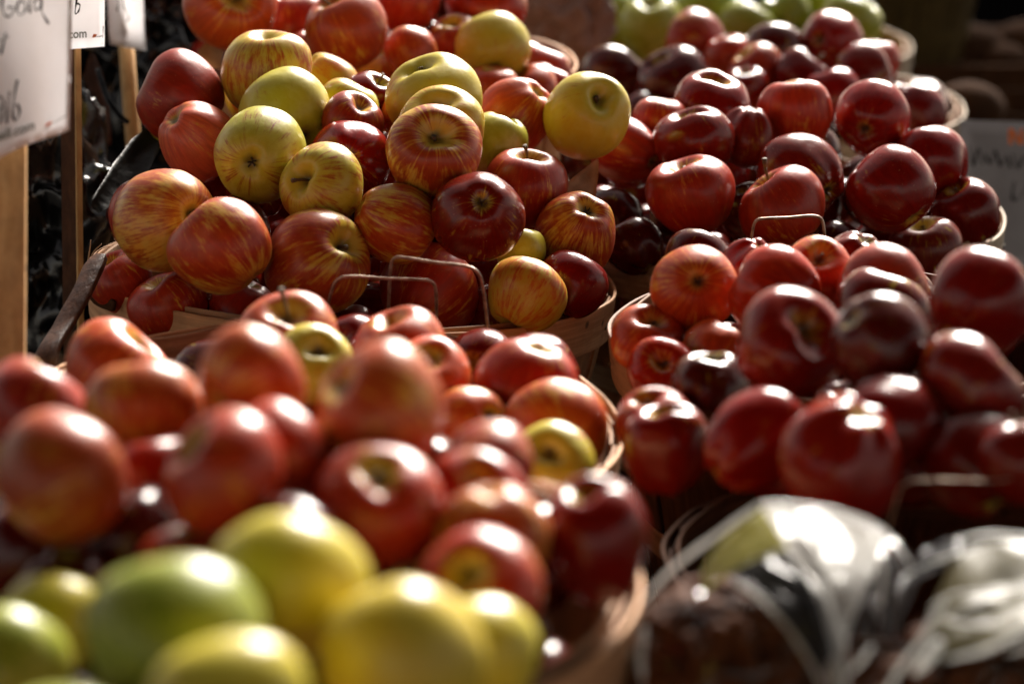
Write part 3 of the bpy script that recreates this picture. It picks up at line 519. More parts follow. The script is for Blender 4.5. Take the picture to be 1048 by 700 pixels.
DEEP_APPLES = [  # shade of the gaps put into the colour: red heaps use dark kinds
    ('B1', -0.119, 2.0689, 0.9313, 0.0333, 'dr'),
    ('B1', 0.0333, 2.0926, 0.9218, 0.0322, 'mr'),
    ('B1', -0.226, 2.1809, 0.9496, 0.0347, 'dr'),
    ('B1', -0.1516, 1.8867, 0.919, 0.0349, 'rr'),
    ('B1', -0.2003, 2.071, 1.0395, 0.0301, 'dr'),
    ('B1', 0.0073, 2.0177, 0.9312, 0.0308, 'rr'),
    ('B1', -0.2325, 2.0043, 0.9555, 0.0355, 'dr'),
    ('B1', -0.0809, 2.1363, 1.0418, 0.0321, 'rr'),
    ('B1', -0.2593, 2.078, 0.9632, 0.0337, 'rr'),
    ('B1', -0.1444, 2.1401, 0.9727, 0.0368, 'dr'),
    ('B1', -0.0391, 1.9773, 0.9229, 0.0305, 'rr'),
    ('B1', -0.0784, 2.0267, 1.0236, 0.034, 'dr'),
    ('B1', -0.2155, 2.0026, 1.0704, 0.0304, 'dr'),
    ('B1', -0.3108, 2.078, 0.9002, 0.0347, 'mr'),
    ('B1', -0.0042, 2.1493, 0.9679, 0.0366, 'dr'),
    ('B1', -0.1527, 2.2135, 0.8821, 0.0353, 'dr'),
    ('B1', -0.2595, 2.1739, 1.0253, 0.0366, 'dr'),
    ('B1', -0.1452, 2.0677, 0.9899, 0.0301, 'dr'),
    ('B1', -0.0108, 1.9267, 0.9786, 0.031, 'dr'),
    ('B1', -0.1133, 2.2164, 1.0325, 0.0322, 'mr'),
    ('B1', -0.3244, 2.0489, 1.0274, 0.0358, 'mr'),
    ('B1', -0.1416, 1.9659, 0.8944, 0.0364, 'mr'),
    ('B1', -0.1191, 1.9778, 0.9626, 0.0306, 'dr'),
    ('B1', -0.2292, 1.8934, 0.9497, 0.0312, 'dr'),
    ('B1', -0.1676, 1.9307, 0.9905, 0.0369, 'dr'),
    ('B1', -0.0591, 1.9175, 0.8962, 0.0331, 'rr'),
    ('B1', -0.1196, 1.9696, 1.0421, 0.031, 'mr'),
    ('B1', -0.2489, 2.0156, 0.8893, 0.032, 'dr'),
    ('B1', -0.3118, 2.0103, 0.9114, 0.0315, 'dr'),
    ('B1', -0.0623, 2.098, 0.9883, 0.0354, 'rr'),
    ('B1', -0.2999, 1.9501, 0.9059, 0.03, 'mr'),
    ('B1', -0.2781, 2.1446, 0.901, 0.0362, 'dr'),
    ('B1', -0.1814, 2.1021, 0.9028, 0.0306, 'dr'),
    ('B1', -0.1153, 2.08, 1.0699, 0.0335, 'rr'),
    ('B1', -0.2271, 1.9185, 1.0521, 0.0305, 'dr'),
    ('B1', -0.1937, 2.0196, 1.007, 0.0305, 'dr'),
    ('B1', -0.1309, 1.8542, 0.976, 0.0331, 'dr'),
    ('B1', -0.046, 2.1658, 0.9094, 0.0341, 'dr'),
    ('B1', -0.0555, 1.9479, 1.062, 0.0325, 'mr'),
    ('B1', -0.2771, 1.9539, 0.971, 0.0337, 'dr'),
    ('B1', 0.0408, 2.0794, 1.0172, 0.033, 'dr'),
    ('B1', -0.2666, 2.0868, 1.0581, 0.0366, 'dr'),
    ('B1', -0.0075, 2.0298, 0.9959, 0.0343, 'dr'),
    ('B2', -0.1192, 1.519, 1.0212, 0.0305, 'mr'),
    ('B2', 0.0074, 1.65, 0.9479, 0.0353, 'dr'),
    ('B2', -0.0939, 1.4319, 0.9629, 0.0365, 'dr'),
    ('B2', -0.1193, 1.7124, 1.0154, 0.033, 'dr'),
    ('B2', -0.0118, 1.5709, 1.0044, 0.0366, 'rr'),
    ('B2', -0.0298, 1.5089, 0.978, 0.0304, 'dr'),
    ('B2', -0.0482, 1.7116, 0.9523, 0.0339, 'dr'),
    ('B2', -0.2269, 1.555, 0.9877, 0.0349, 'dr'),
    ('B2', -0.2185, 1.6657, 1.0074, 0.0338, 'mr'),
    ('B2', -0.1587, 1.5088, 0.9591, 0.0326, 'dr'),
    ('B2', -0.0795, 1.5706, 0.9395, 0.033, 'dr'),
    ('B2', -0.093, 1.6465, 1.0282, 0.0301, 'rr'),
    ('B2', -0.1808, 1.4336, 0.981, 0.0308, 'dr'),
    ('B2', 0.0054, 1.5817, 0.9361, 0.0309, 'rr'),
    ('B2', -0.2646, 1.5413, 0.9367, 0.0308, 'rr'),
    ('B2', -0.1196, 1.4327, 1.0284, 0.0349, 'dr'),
    ('B2', -0.0316, 1.4579, 0.9413, 0.033, 'mr'),
    ('B2', -0.2057, 1.5012, 1.0269, 0.032, 'mr'),
    ('B2', -0.2848, 1.5914, 1.0272, 0.0332, 'mr'),
    ('B2', -0.0546, 1.632, 0.9152, 0.0361, 'mr'),
    ('B2', -0.1635, 1.4497, 0.9153, 0.0337, 'rr'),
    ('B2', -0.0491, 1.6301, 0.9821, 0.0318, 'dr'),
    ('B2', -0.0232, 1.6955, 1.0093, 0.0304, 'dr'),
    ('B2', -0.0839, 1.5057, 0.9396, 0.0305, 'dr'),
    ('B2', -0.1536, 1.6624, 1.0347, 0.0324, 'rr'),
    ('B2', 0.0171, 1.6349, 1.0234, 0.0335, 'dr'),
    ('B2', -0.2537, 1.4875, 0.9686, 0.0332, 'mr'),
    ('B2', -0.2863, 1.6062, 0.9248, 0.0335, 'rr'),
    ('B3', -0.0686, 1.2256, 1.0762, 0.0309, 'dr'),
    ('B3', -0.1091, 1.2433, 0.9759, 0.0335, 'mr'),
    ('B3', -0.009, 1.261, 1.0246, 0.0333, 'dr'),
    ('B3', -0.2231, 1.0668, 1.0286, 0.0366, 'dr'),
    ('B3', -0.1421, 1.1589, 1.049, 0.0359, 'dr'),
    ('B3', -0.2178, 1.2761, 1.0397, 0.0358, 'dr'),
    ('B3', -0.1601, 1.2835, 1.1168, 0.0306, 'mr'),
    ('B3', 0.0059, 1.1413, 1.0193, 0.0339, 'mr'),
    ('B3', -0.0487, 1.2883, 1.0776, 0.0309, 'mr'),
    ('B3', 0.0093, 1.2055, 1.062, 0.0324, 'mr'),
    ('B3', -0.1926, 1.1928, 1.0023, 0.0343, 'mr'),
    ('B3', -0.0961, 1.099, 1.0631, 0.0342, 'mr'),
    ('B3', -0.2612, 1.1692, 1.0291, 0.0332, 'mr'),
    ('B3', -0.1064, 1.2867, 1.0248, 0.0329, 'mr'),
    ('B3', -0.2655, 1.2247, 0.9727, 0.0327, 'dr'),
    ('B3', -0.1508, 1.237, 1.0358, 0.0326, 'mr'),
    ('B3', -0.1275, 1.0284, 1.0883, 0.0329, 'mr'),
    ('B3', -0.0533, 1.2909, 0.9848, 0.0328, 'mr'),
    ('B3', -0.2679, 1.2277, 1.0626, 0.033, 'mr'),
    ('B3', -0.1582, 1.3237, 1.0448, 0.0354, 'mr'),
    ('B3', -0.0446, 1.1682, 1.0697, 0.0331, 'dr'),
    ('B3', -0.0061, 1.0983, 1.0667, 0.0313, 'mr'),
    ('B3', -0.2226, 1.2762, 0.9688, 0.0332, 'mr'),
    ('B3', -0.129, 1.2228, 1.0927, 0.0318, 'dr'),
    ('B0', -0.0825, 2.7158, 1.0437, 0.0319, 'dr'),
    ('B0', -0.0051, 2.5425, 0.9843, 0.0357, 'dr'),
    ('B0', -0.1645, 2.637, 1.069, 0.0331, 'rr'),
    ('B0', -0.2879, 2.5591, 1.0757, 0.0346, 'rr'),
    ('B0', -0.0947, 2.5786, 1.0799, 0.0303, 'mr'),
    ('B0', -0.2888, 2.5996, 0.9988, 0.0312, 'dr'),
    ('B0', -0.0062, 2.6109, 1.0718, 0.0346, 'dr'),
    ('B0', -0.0944, 2.6714, 1.0909, 0.0336, 'rr'),
    ('B0', -0.1152, 2.4835, 1.08, 0.0323, 'mr'),
    ('B0', -0.2842, 2.5023, 1.0138, 0.0337, 'mr'),
    ('B0', -0.2135, 2.6969, 1.0982, 0.0337, 'dr'),
    ('B0', 0.0142, 2.5419, 1.0582, 0.0362, 'dr'),
    ('B0', -0.2634, 2.4309, 1.0141, 0.0362, 'dr'),
    ('B0', -0.3234, 2.613, 1.0541, 0.0313, 'rr'),
    ('B0', -0.2801, 2.4703, 1.0778, 0.0357, 'mr'),
    ('B0', -0.2298, 2.6093, 1.1019, 0.0363, 'dr'),
    ('B0', -0.1568, 2.5376, 1.0933, 0.0305, 'rr'),
    ('R1', 0.3551, 1.8513, 0.9378, 0.0363, 'mr'),
    ('R1', 0.2429, 1.889, 0.978, 0.0316, 'mr'),
    ('R1', 0.2985, 1.721, 0.991, 0.0303, 'mr'),
    ('R1', 0.1762, 1.8658, 0.9584, 0.0329, 'mr'),
    ('R1', 0.3728, 1.787, 0.9233, 0.0336, 'mr'),
    ('R1', 0.2144, 1.6973, 0.9146, 0.0315, 'dr'),
    ('R1', 0.2718, 1.7714, 0.9642, 0.0331, 'dr'),
    ('R1', 0.1887, 1.7816, 0.9852, 0.0361, 'mr'),
    ('R1', 0.2717, 1.9199, 0.9249, 0.0339, 'dr'),
    ('R1', 0.3831, 1.8188, 1.0249, 0.0311, 'mr'),
    ('R1', 0.3499, 1.7299, 1.0247, 0.0328, 'mr'),
    ('R1', 0.2169, 1.7045, 1.0124, 0.0354, 'mr'),
    ('R1', 0.2587, 1.8209, 1.0286, 0.035, 'dr'),
    ('R1', 0.2307, 1.8272, 0.9125, 0.0366, 'dr'),
    ('R1', 0.3001, 1.7353, 0.9086, 0.0302, 'mr'),
    ('R1', 0.1379, 1.7958, 0.9103, 0.0317, 'dr'),
    ('R1', 0.3165, 1.8451, 1.0019, 0.0344, 'mr'),
    ('R1', 0.1543, 1.7407, 0.933, 0.0306, 'dr'),
    ('R1', 0.1985, 1.8662, 1.0214, 0.0345, 'mr'),
    ('R1', 0.3283, 1.6905, 0.9411, 0.0317, 'mr'),
    ('R1', 0.13, 1.8125, 0.9934, 0.0311, 'mr'),
    ('R1', 0.3357, 1.7842, 0.9919, 0.0309, 'dr'),
    ('R1', 0.3205, 1.9138, 0.9916, 0.0349, 'mr'),
    ('R2', 0.3049, 1.531, 1.0087, 0.0343, 'mr'),
    ('R2', 0.2257, 1.5067, 1.0314, 0.0355, 'mr'),
    ('R2', 0.2517, 1.4293, 1.0339, 0.0339, 'mr'),
    ('R2', 0.1919, 1.5594, 0.9773, 0.0303, 'dr'),
    ('R2', 0.3125, 1.4628, 1.0218, 0.0322, 'dr'),
    ('R0', 0.2395, 2.2884, 0.9315, 0.0356, 'dr'),
    ('R0', 0.1426, 2.3336, 1.027, 0.0302, 'mr'),
    ('R0', 0.3577, 2.3842, 0.9701, 0.0357, 'mr'),
    ('R0', 0.1921, 2.4, 0.9209, 0.0362, 'dr'),
    ('R0', 0.1292, 2.4045, 0.9667, 0.0304, 'dr'),
    ('R0', 0.2393, 2.1952, 0.8885, 0.034, 'dr'),
    ('R0', 0.099, 2.2969, 0.9094, 0.0313, 'dr'),
    ('R0', 0.1358, 2.3562, 0.93, 0.0317, 'dr'),
    ('R0', 0.2038, 2.2953, 1.0063, 0.0317, 'dr'),
    ('R0', 0.2969, 2.3471, 0.9465, 0.0342, 'mr'),
    ('R0', 0.2008, 2.1195, 0.8879, 0.0341, 'mr'),
    ('R0', 0.1535, 2.1903, 1.001, 0.0302, 'mr'),
    ('R0', 0.2311, 2.3722, 0.9741, 0.0342, 'mr'),
    ('R0', 0.2949, 2.1236, 0.9736, 0.031, 'mr'),
    ('R0', 0.3019, 2.2558, 0.9941, 0.0332, 'mr'),
    ('R0', 0.1162, 2.2648, 1.0341, 0.0343, 'dr'),
    ('R0', 0.1399, 2.1956, 0.8937, 0.0343, 'dr'),
    ('R0', 0.3678, 2.3064, 0.9017, 0.0307, 'dr'),
    ('R0', 0.3811, 2.2799, 0.9993, 0.0331, 'dr'),
    ('R0', 0.0774, 2.341, 1.0101, 0.0348, 'mr'),
    ('R0', 0.1254, 2.1538, 0.9551, 0.0346, 'mr'),
    ('R0', 0.3857, 2.2251, 0.9464, 0.0338, 'mr'),
    ('R0', 0.2844, 2.3297, 1.0271, 0.0328, 'mr'),
    ('R0', 0.1884, 2.1891, 0.9456, 0.0314, 'dr'),
    ('R0', 0.3287, 2.2695, 0.932, 0.0319, 'dr'),
    ('R0', 0.0853, 2.2813, 0.9693, 0.0307, 'dr'),
    ('R0', 0.2722, 2.1787, 1.0046, 0.0365, 'mr'),
    ('R0', 0.2718, 2.4407, 1.0124, 0.0341, 'mr'),
    ('R0', 0.1595, 2.2958, 0.963, 0.0317, 'mr'),
    ('R0', 0.0839, 2.2239, 0.9009, 0.03, 'dr'),
    ('R0', 0.3418, 2.1708, 0.9569, 0.0368, 'dr'),
    ('R0', 0.4244, 2.284, 0.949, 0.0318, 'mr'),
    ('R0', 0.3037, 2.3844, 1.0061, 0.0301, 'mr'),
    ('R0', 0.3575, 2.4129, 0.8959, 0.0343, 'dr'),
    ('R0', 0.3374, 2.1566, 1.0253, 0.035, 'mr'),
    ('R0', 0.1364, 2.2369, 0.9603, 0.0333, 'mr'),
    ('R0', 0.2284, 2.2227, 0.9769, 0.0301, 'mr'),
    ('R0', 0.4049, 2.3446, 1.0057, 0.0346, 'mr'),
    ('R00', 0.3877, 2.8066, 0.8825, 0.0322, 'dr'),
    ('R00', 0.1629, 2.8762, 0.9379, 0.0344, 'dr'),
    ('R00', 0.168, 2.7944, 0.9597, 0.0303, 'mr'),
    ('R00', 0.4325, 2.8567, 0.9821, 0.0314, 'dr'),
    ('R00', 0.2497, 2.9079, 0.9582, 0.0361, 'dr'),
    ('R00', 0.4404, 2.9463, 0.9108, 0.0369, 'mr'),
    ('R00', 0.3365, 2.9598, 0.9867, 0.0332, 'dr'),
    ('R00', 0.3841, 2.7161, 0.8956, 0.034, 'mr'),
    ('R00', 0.4814, 2.7832, 0.967, 0.0325, 'mr'),
    ('R00', 0.4115, 2.994, 0.8669, 0.0363, 'mr'),
    ('R00', 0.4931, 2.8656, 0.9498, 0.0365, 'mr'),
    ('R00', 0.3871, 2.8136, 0.961, 0.0321, 'dr'),
    ('R00', 0.4015, 2.8657, 0.9257, 0.0335, 'mr'),
    ('R00', 0.1786, 2.9675, 0.9527, 0.0313, 'mr'),
    ('R00', 0.4115, 2.9327, 0.9857, 0.0351, 'mr'),
    ('R00', 0.3335, 2.6741, 0.9515, 0.0364, 'mr'),
    ('R00', 0.2542, 2.8532, 0.9935, 0.0302, 'dr'),
    ('R00', 0.2394, 2.7906, 0.9832, 0.0301, 'dr'),
    ('R00', 0.3032, 3.0267, 0.9693, 0.0354, 'mr'),
    ('R00', 0.3497, 2.7421, 0.9529, 0.031, 'dr'),
    ('R00', 0.3353, 2.8773, 1.0001, 0.0317, 'dr'),
    ('R00', 0.4785, 2.7816, 0.872, 0.0368, 'dr'),
    ('RG', 0.2184, 3.365, 0.9589, 0.0353, 'gy'),
    ('RG', 0.3902, 3.3129, 0.9363, 0.0354, 'gg'),
    ('RG', 0.186, 3.2506, 0.9428, 0.0351, 'gg'),
    ('RG', 0.3137, 3.4308, 0.9479, 0.037, 'gg'),
    ('RG', 0.3982, 3.2027, 0.9616, 0.0331, 'gg'),
    ('RG', 0.1862, 3.1755, 0.9108, 0.0335, 'gg'),
    ('RG', 0.3839, 3.1335, 0.9589, 0.0318, 'gg'),
    ('RG', 0.4647, 3.249, 0.9578, 0.0335, 'gg'),
    ('RG', 0.4855, 3.2024, 0.9136, 0.0355, 'gy'),
    ('RG', 0.3198, 3.3491, 0.9571, 0.0349, 'gy'),
    ('RG', 0.1563, 3.3118, 0.9415, 0.0312, 'gy'),
    ('RG', 0.4808, 3.3226, 0.9529, 0.0312, 'gg'),
    ('GF', -0.1723, 0.8428, 1.1317, 0.0339, 'gg'),
]
KINDS = {
    'bo': ((0.33, 0.03, 0.007), 0.83, 94),
    'bq': ((0.38, 0.045, 0.008), 0.72, 94),
    'st': ((0.35, 0.014, 0.003), 0.62, 74),
    'so': ((0.4, 0.026, 0.004), 0.56, 94),
    'sg': ((0.3, 0.012, 0.004), 0.36, 32),
    'lime': ((0.4, 0.05, 0.02), 0.03, 32),
    'yel': ((0.55, 0.09, 0.01), 0.24, 48),
    'yo': ((0.5, 0.07, 0.008), 0.42, 70),
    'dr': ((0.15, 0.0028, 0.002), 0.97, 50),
    'rd': ((0.31, 0.012, 0.003), 0.88, 80),
    'orr': ((0.46, 0.045, 0.006), 0.82, 90),
    'pk': ((0.34, 0.018, 0.008), 0.9, 75),
    'po': ((0.6, 0.1, 0.04), 0.86, 80),
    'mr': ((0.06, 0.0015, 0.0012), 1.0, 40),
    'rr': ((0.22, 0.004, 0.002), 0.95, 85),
    'ro': ((0.38, 0.017, 0.003), 0.91, 92),
    'oy': ((0.44, 0.04, 0.006), 0.72, 90),
    'gg': ((0.4, 0.06, 0.02), 0.02, 8),
    'gy': ((0.5, 0.15, 0.02), 0.04, 40),
    'yy': ((0.55, 0.2, 0.02), 0.1, 56),
}

# ------------------------------------------------------------------ apples
def apple_mesh(seed, fam):
    r = random.Random(seed)
    conical = fam == 'tall'
    taper = r.uniform(.10, .16) if conical else r.uniform(.05, .12)
    lobes = r.uniform(.025, .05) if conical else r.uniform(.0, .022)
    dt, wt = r.uniform(.30, .42), r.uniform(.27, .35)
    db, wb = r.uniform(.14, .22), r.uniform(.20, .28)
    hh = r.uniform(.90, .96) if conical else r.uniform(.84, .90)
    skew = r.uniform(-.07, .07); tilt = r.uniform(-.10, .10); ph = r.uniform(0, 6.28); ph2 = r.uniform(0, 6.28); p3 = r.uniform(0, 6.28)
    so = Vector((r.uniform(0, 50),)*3)
    nu, nv = 60, 44
    bm = bmesh.new(); rings = []
    for j in range(nv+1):
        th = math.pi*j/nv
        if j in (0, nv):
            z = math.cos(th)*hh
            z += (-dt if j == 0 else db)
            rings.append([bm.verts.new((0, 0, z))]); continue
        ring = []
        for i in range(nu):
            a = 2*math.pi*i/nu
            st, ct = math.sin(th), math.cos(th)
            rho = abs(st)**.82
            z = math.copysign(abs(ct)**1.04, ct)*hh
            rho *= 1+taper*ct*.9
            bw = max(0, -ct); tw = max(0, ct)
            rho *= 1+lobes*math.cos(5*a+ph)*(.25+bw*1.2)+.014*math.cos(2*a+ph2)+.012*math.cos(3*a+p3)
            z += lobes*1.2*math.cos(5*a+ph)*bw*-math.sin(th)*1.2
            wob = 1+.16*math.cos(2*a+p3)+.10*math.cos(3*a+ph)
            if ct > 0: z -= dt*math.exp(-(rho/(wt*wob))**2)
            else: z += db*math.exp(-(rho/(wb*wob))**2)
            z += tilt*rho*math.cos(a+ph2)*(.5+.5*ct) + .03*tw*math.cos(3*a+p3)*rho
            p = Vector((rho*math.cos(a)+skew*z, rho*math.sin(a), z))
            nn = noise.noise(p*1.3+so)
            p *= 1+.045*nn+.008*noise.noise(p*4+so)
            ring.append(bm.verts.new(p))
        rings.append(ring)
    for a_, b_ in zip(rings, rings[1:]):
        if len(a_) == 1:
            for i in range(nu): bm.faces.new((a_[0], b_[i], b_[(i+1)%nu]))
        elif len(b_) == 1:
            for i in range(nu): bm.faces.new((a_[i], b_[0], a_[(i+1)%nu]))
        else:
            for i in range(nu): bm.faces.new((a_[i], b_[i], b_[(i+1)%nu], a_[(i+1)%nu]))
    bmesh.ops.recalc_face_normals(bm, faces=bm.faces[:])
    m = max(math.hypot(v.co.x, v.co.y) for v in bm.verts)
    bmesh.ops.scale(bm, vec=(1/m,)*3, verts=bm.verts[:])
    me = bpy.data.meshes.new('apple_shape'); bm.to_mesh(me); bm.free()
    me.polygons.foreach_set('use_smooth', [True]*len(me.polygons)); me.materials.append(M_APPLE)
    return me, (hh-dt)/m, (-hh+db)/m

ROUND = [apple_mesh(s, 'round') for s in range(10)]
TALL = [apple_mesh(100+s, 'tall') for s in range(7)]

def stem_mesh(seed, length):
    r = random.Random(seed); bm = bmesh.new()
    ax, ay = r.uniform(-.3, .3), r.uniform(-.3, .3)
    pts = [Vector((ax*length*t*t, ay*length*t*t+.02*math.sin(t*5), -.05+length*t)) for t in (0, .25, .5, .75, 1)]
    tube(bm, smooth_path(pts[:-1], 3), .030, 8, .034)
    tube(bm, [pts[-2], pts[-1]], .034, 8, .058)
    bmesh.ops.recalc_face_normals(bm, faces=bm.faces[:])
    me = bpy.data.meshes.new('stem'); bm.to_mesh(me); bm.free(); me.materials.append(M_STEM)
    me.polygons.foreach_set('use_smooth', [True]*len(me.polygons)); return me

def calyx_mesh(seed):
    r = random.Random(seed); bm = bmesh.new()
    for k in range(5):
        a = k*2*math.pi/5+r.uniform(-.2, .2); L = r.uniform(.13, .2)
        u = Vector((math.cos(a), math.sin(a), 0)); w = Vector((-u.y, u.x, 0))
        pts = [u*.01+Vector((0, 0, .0)), u*L*.5+Vector((0, 0, -.05)), u*L*.8+Vector((0, 0, -.10)), u*L*.72+Vector((0, 0, -.155))]
        strip(bm, smooth_path(pts, 3), [.07*(1-.085*i) for i in range(10)], .012, w)
    tube(bm, [(0, 0, .02), (0, 0, -.03)], .045, 8, .03)
    for k in range(7):
        a = r.uniform(0, 6.28); tube(bm, [(0, 0, -.01), (math.cos(a)*.03, math.sin(a)*.03, -.11)], .006, 5)
    bmesh.ops.recalc_face_normals(bm, faces=bm.faces[:])
    me = bpy.data.meshes.new('calyx'); bm.to_mesh(me); bm.free(); me.materials.append(M_CALYX); return me

STEMS = {1: [stem_mesh(s, .52) for s in (1, 2, 3)], 2: [stem_mesh(s, .22) for s in (4, 5, 6)], 3: [stem_mesh(s, .75) for s in (7, 8)]}
CALYX = [calyx_mesh(s) for s in range(4)]
GROUPS = {'B1': 'apples heaped in the sharp basket', 'B0': 'apples in the rear left basket', 'B2': 'apples in the middle left basket', 'B3': 'apples in the blurred near basket',
          'GF': 'yellow and green apples in the nearest basket', 'R1': 'apples in the right middle basket', 'R2': 'big dark apples in the front right basket',
          'R0': 'apples in the upper right basket', 'R00': 'apples in the far red basket', 'RG': 'apples in the far green basket'}
DEEP = {'B1': 'apple sunk deep in the gaps of the sharp heap, mostly covered', 'B0': 'apple sunk in the gaps of the rear left heap, mostly covered',
        'B2': 'apple low in the gaps of the middle left basket, mostly covered', 'B3': 'shaded apple in the gaps of the blurred near heap, mostly covered',
        'GF': 'green apple low between the yellow and green foreground apples', 'R1': 'dark red apple in the gaps of the right middle basket, mostly covered',
        'R2': 'dark red apple in the gaps of the big dark front right heap', 'R0': 'dark red apple in the gaps of the upper right heap, mostly covered',
        'R00': 'dark red apple in the gaps of the far red heap, mostly covered', 'RG': 'green apple low in the gaps of the far green basket'}

def put_apple(x, y, z, rad, hr, kind, axis, stem, seed, label, group, zoff=0):
    rnd = random.Random(seed)
    fam = TALL if (kind in ('dr', 'mr', 'rr', 'ro') and rnd.random() < .55) or hr > 1.25 else ROUND
    me, zt, zb = fam[rnd.randrange(len(fam))]
    o = bpy.data.objects.new('apple', me); COL.objects.link(o)
    q = Vector(axis).to_track_quat('Z', 'Y') @ Matrix.Rotation(rnd.uniform(0, 6.28), 3, 'Z').to_quaternion()
    o.rotation_euler = q.to_euler(); o.location = (x, y, z)
    o.scale = (rad, rad*rnd.uniform(.95, 1.0), rad*hr)
    col, bl, base = KINDS[kind]
    j = rnd.uniform(.85, 1.2)
    o.color = (min(1, col[0]*j), min(1, col[1]*j*rnd.uniform(.8, 1.3)), min(1, col[2]*j), min(1, max(0, bl+rnd.uniform(-.05, .05))))
    o.pass_index = int(min(100, max(0, base+rnd.uniform(-8, 8))))
    tag(o, label, 'apple', group)
    if stem[0]:
        s = bpy.data.objects.new('stem', STEMS[stem[0]][rnd.randrange(len(STEMS[stem[0]]))]); COL.objects.link(s)
        s.parent = o; s.location = (0, 0, zt)
    if stem[1]:
        s = bpy.data.objects.new('calyx', CALYX[rnd.randrange(4)]); COL.objects.link(s)
        s.parent = o; s.location = (0, 0, zb+.01); s.scale = (.72, .72, .8)
    return o

for i, (b, x, y, z, rad, hr, kind, ax, ay, az, st, end, label) in enumerate(APPLES):
    put_apple(x, y, z, rad, hr, kind, (ax, ay, az), (st or (2 if end == 'S' else 0), end == 'C'), 500+i, label, GROUPS[b])
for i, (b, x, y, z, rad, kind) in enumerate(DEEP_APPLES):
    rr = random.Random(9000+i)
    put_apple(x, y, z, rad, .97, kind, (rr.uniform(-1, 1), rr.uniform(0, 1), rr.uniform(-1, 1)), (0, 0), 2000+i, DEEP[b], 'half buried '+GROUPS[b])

# ------------------------------------------------------------------ price signs on stakes
def sheet(name, fn, us, vs, th, mat, parent):
    """a thin paper sheet through fn(u, v) in photo pixels, given real thickness"""
    bm = bmesh.new(); g = []
    org = parent.location
    for v in vs:
        g.append([bm.verts.new(fn(u, v)-org) for u in us])
    faces = []
    for a, b in zip(g, g[1:]):
        for i in range(len(a)-1): faces.append(bm.faces.new((a[i], a[i+1], b[i+1], b[i])))
    bmesh.ops.solidify(bm, geom=faces, thickness=th)
    return link(name, bm, mat, parent)

def lin(a, b, n): return [a+(b-a)*i/n for i in range(n+1)]

def ink(name, fn, strokes, w, mat, parent, lift=.0012):
    bm = bmesh.new(); org = parent.location
    for st in strokes:
        pts2 = smooth_path([(p[0], p[1], 0) for p in st], 5) if len(st) > 2 else [Vector((p[0], p[1], 0)) for p in st]
        pts = [fn(p.x, p.y)-org-(fn(p.x, p.y)-CAM).normalized()*lift for p in pts2]
        strip(bm, pts, [w*(.75+.35*math.sin(i*.6+len(st))) for i in range(len(pts))], .0004, Vector((.8, .1, .6)))
    return link(name, bm, mat, parent, smooth=False)

def printed(text, fn, u0, v0, du, dv, size, mat, parent, name='lettering'):
    cu = bpy.data.curves.new('t', 'FONT'); cu.body = text; cu.size = 1; cu.extrude = .01; cu.offset = .018
    to = bpy.data.objects.new('t', cu); COL.objects.link(to)
    dg = bpy.context.evaluated_depsgraph_get(); me = bpy.data.meshes.new_from_object(to.evaluated_get(dg))
    bpy.data.objects.remove(to); org = parent.location
    for v in me.vertices:
        x, y, z = v.co
        u = u0+du*x*size; vv = v0+dv*x*size-y*size*1.15
        p = fn(u, vv); v.co = p-org-(p-CAM).normalized()*(.0018+z*.02)
    me.materials.clear(); me.materials.append(mat)
    o = bpy.data.objects.new(name, me); COL.objects.link(o); o.parent = parent; return o

def stake(u0, v0, u1, v1, d0, d1, w, th, mat, parent, ang=0):
    bm = bmesh.new(); a = at(u0, v0, d0)-parent.location; b = at(u1, v1, d1)-parent.location
    pts = [a.lerp(b, f) for f in lin(0, 1, 6)]
    strip(bm, pts, w, th, Vector((math.cos(ang), math.sin(ang), 0)))
    bmesh.ops.recalc_face_normals(bm, faces=bm.faces[:])
    bmesh.ops.bevel(bm, geom=[e for e in bm.edges if e.calc_face_angle(0) > 1], offset=.0007, segments=2, affect='EDGES')
    return link('stake', bm, mat, parent, smooth=False)

# first sign: large sheet at the left edge
def f1(u, v):
    d = 1.60+(u+60)*.0006+.010*math.sin((v+60)/70)+.012*math.sin(u/26.)*max(0, v/165)
    return at(u, v, d)
s1 = empty('price_sign', at(8, 560, 1.70)); s1.location.z = TABLE_Z
tag(s1, 'large white handwritten price sign on a pale stake at the left edge', 'sign', 'handwritten price signs on stakes')
def f1e(s, t):      # s 0..1 across, t 0..1 down
    u = -110+(188-t*7)*s
    vb = 206-76*(s**1.35)+6*math.sin(s*7)
    return f1(u, -150+(vb+150)*t)
bm = bmesh.new(); g = [[bm.verts.new(f1e(s, t)-s1.location) for s in lin(0, 1, 30)] for t in lin(0, 1, 30)]
fs = [bm.faces.new((a[i], a[i+1], b[i+1], b[i])) for a, b in zip(g, g[1:]) for i in range(30)]
bmesh.ops.solidify(bm, geom=fs, thickness=.0005); link('paper', bm, M_PAPER, s1)
ink('handwriting', f1, [[(4, -8), (2, 6), (5, 16), (11, 17), (14, 9), (8, 8)], [(20, 1), (17, 10), (21, 16), (26, 11), (25, 3), (20, 1)], [(33, -10), (30, 3), (31, 14)],
    [(45, -16), (43, -4), (42, 10)], [(42, 0), (37, -1), (35, 7), (38, 11), (42, 6)], [(42, 10), (45, 17), (50, 25)], [(-4, 43), (3, 41), (9, 38)], [(6, 34), (4, 44), (1, 56)],
    [(-6, 106), (-1, 99), (4, 104), (1, 112), (-5, 112)], [(4, 104), (3, 116), (0, 127)], [(10, 94), (8, 110), (7, 127)], [(18, 82), (15, 98), (13, 117), (16, 124), (20, 116), (18, 107), (14, 110)]], .0017, M_INK, s1)
printed('mitchell.com', f1, -28, 153, .955, -.30, 13.0, M_PRINT, s1)
ink('orange_dot', f1, [[(47, 128.5), (52.5, 126)]], .0042, M_ORANGE, s1)
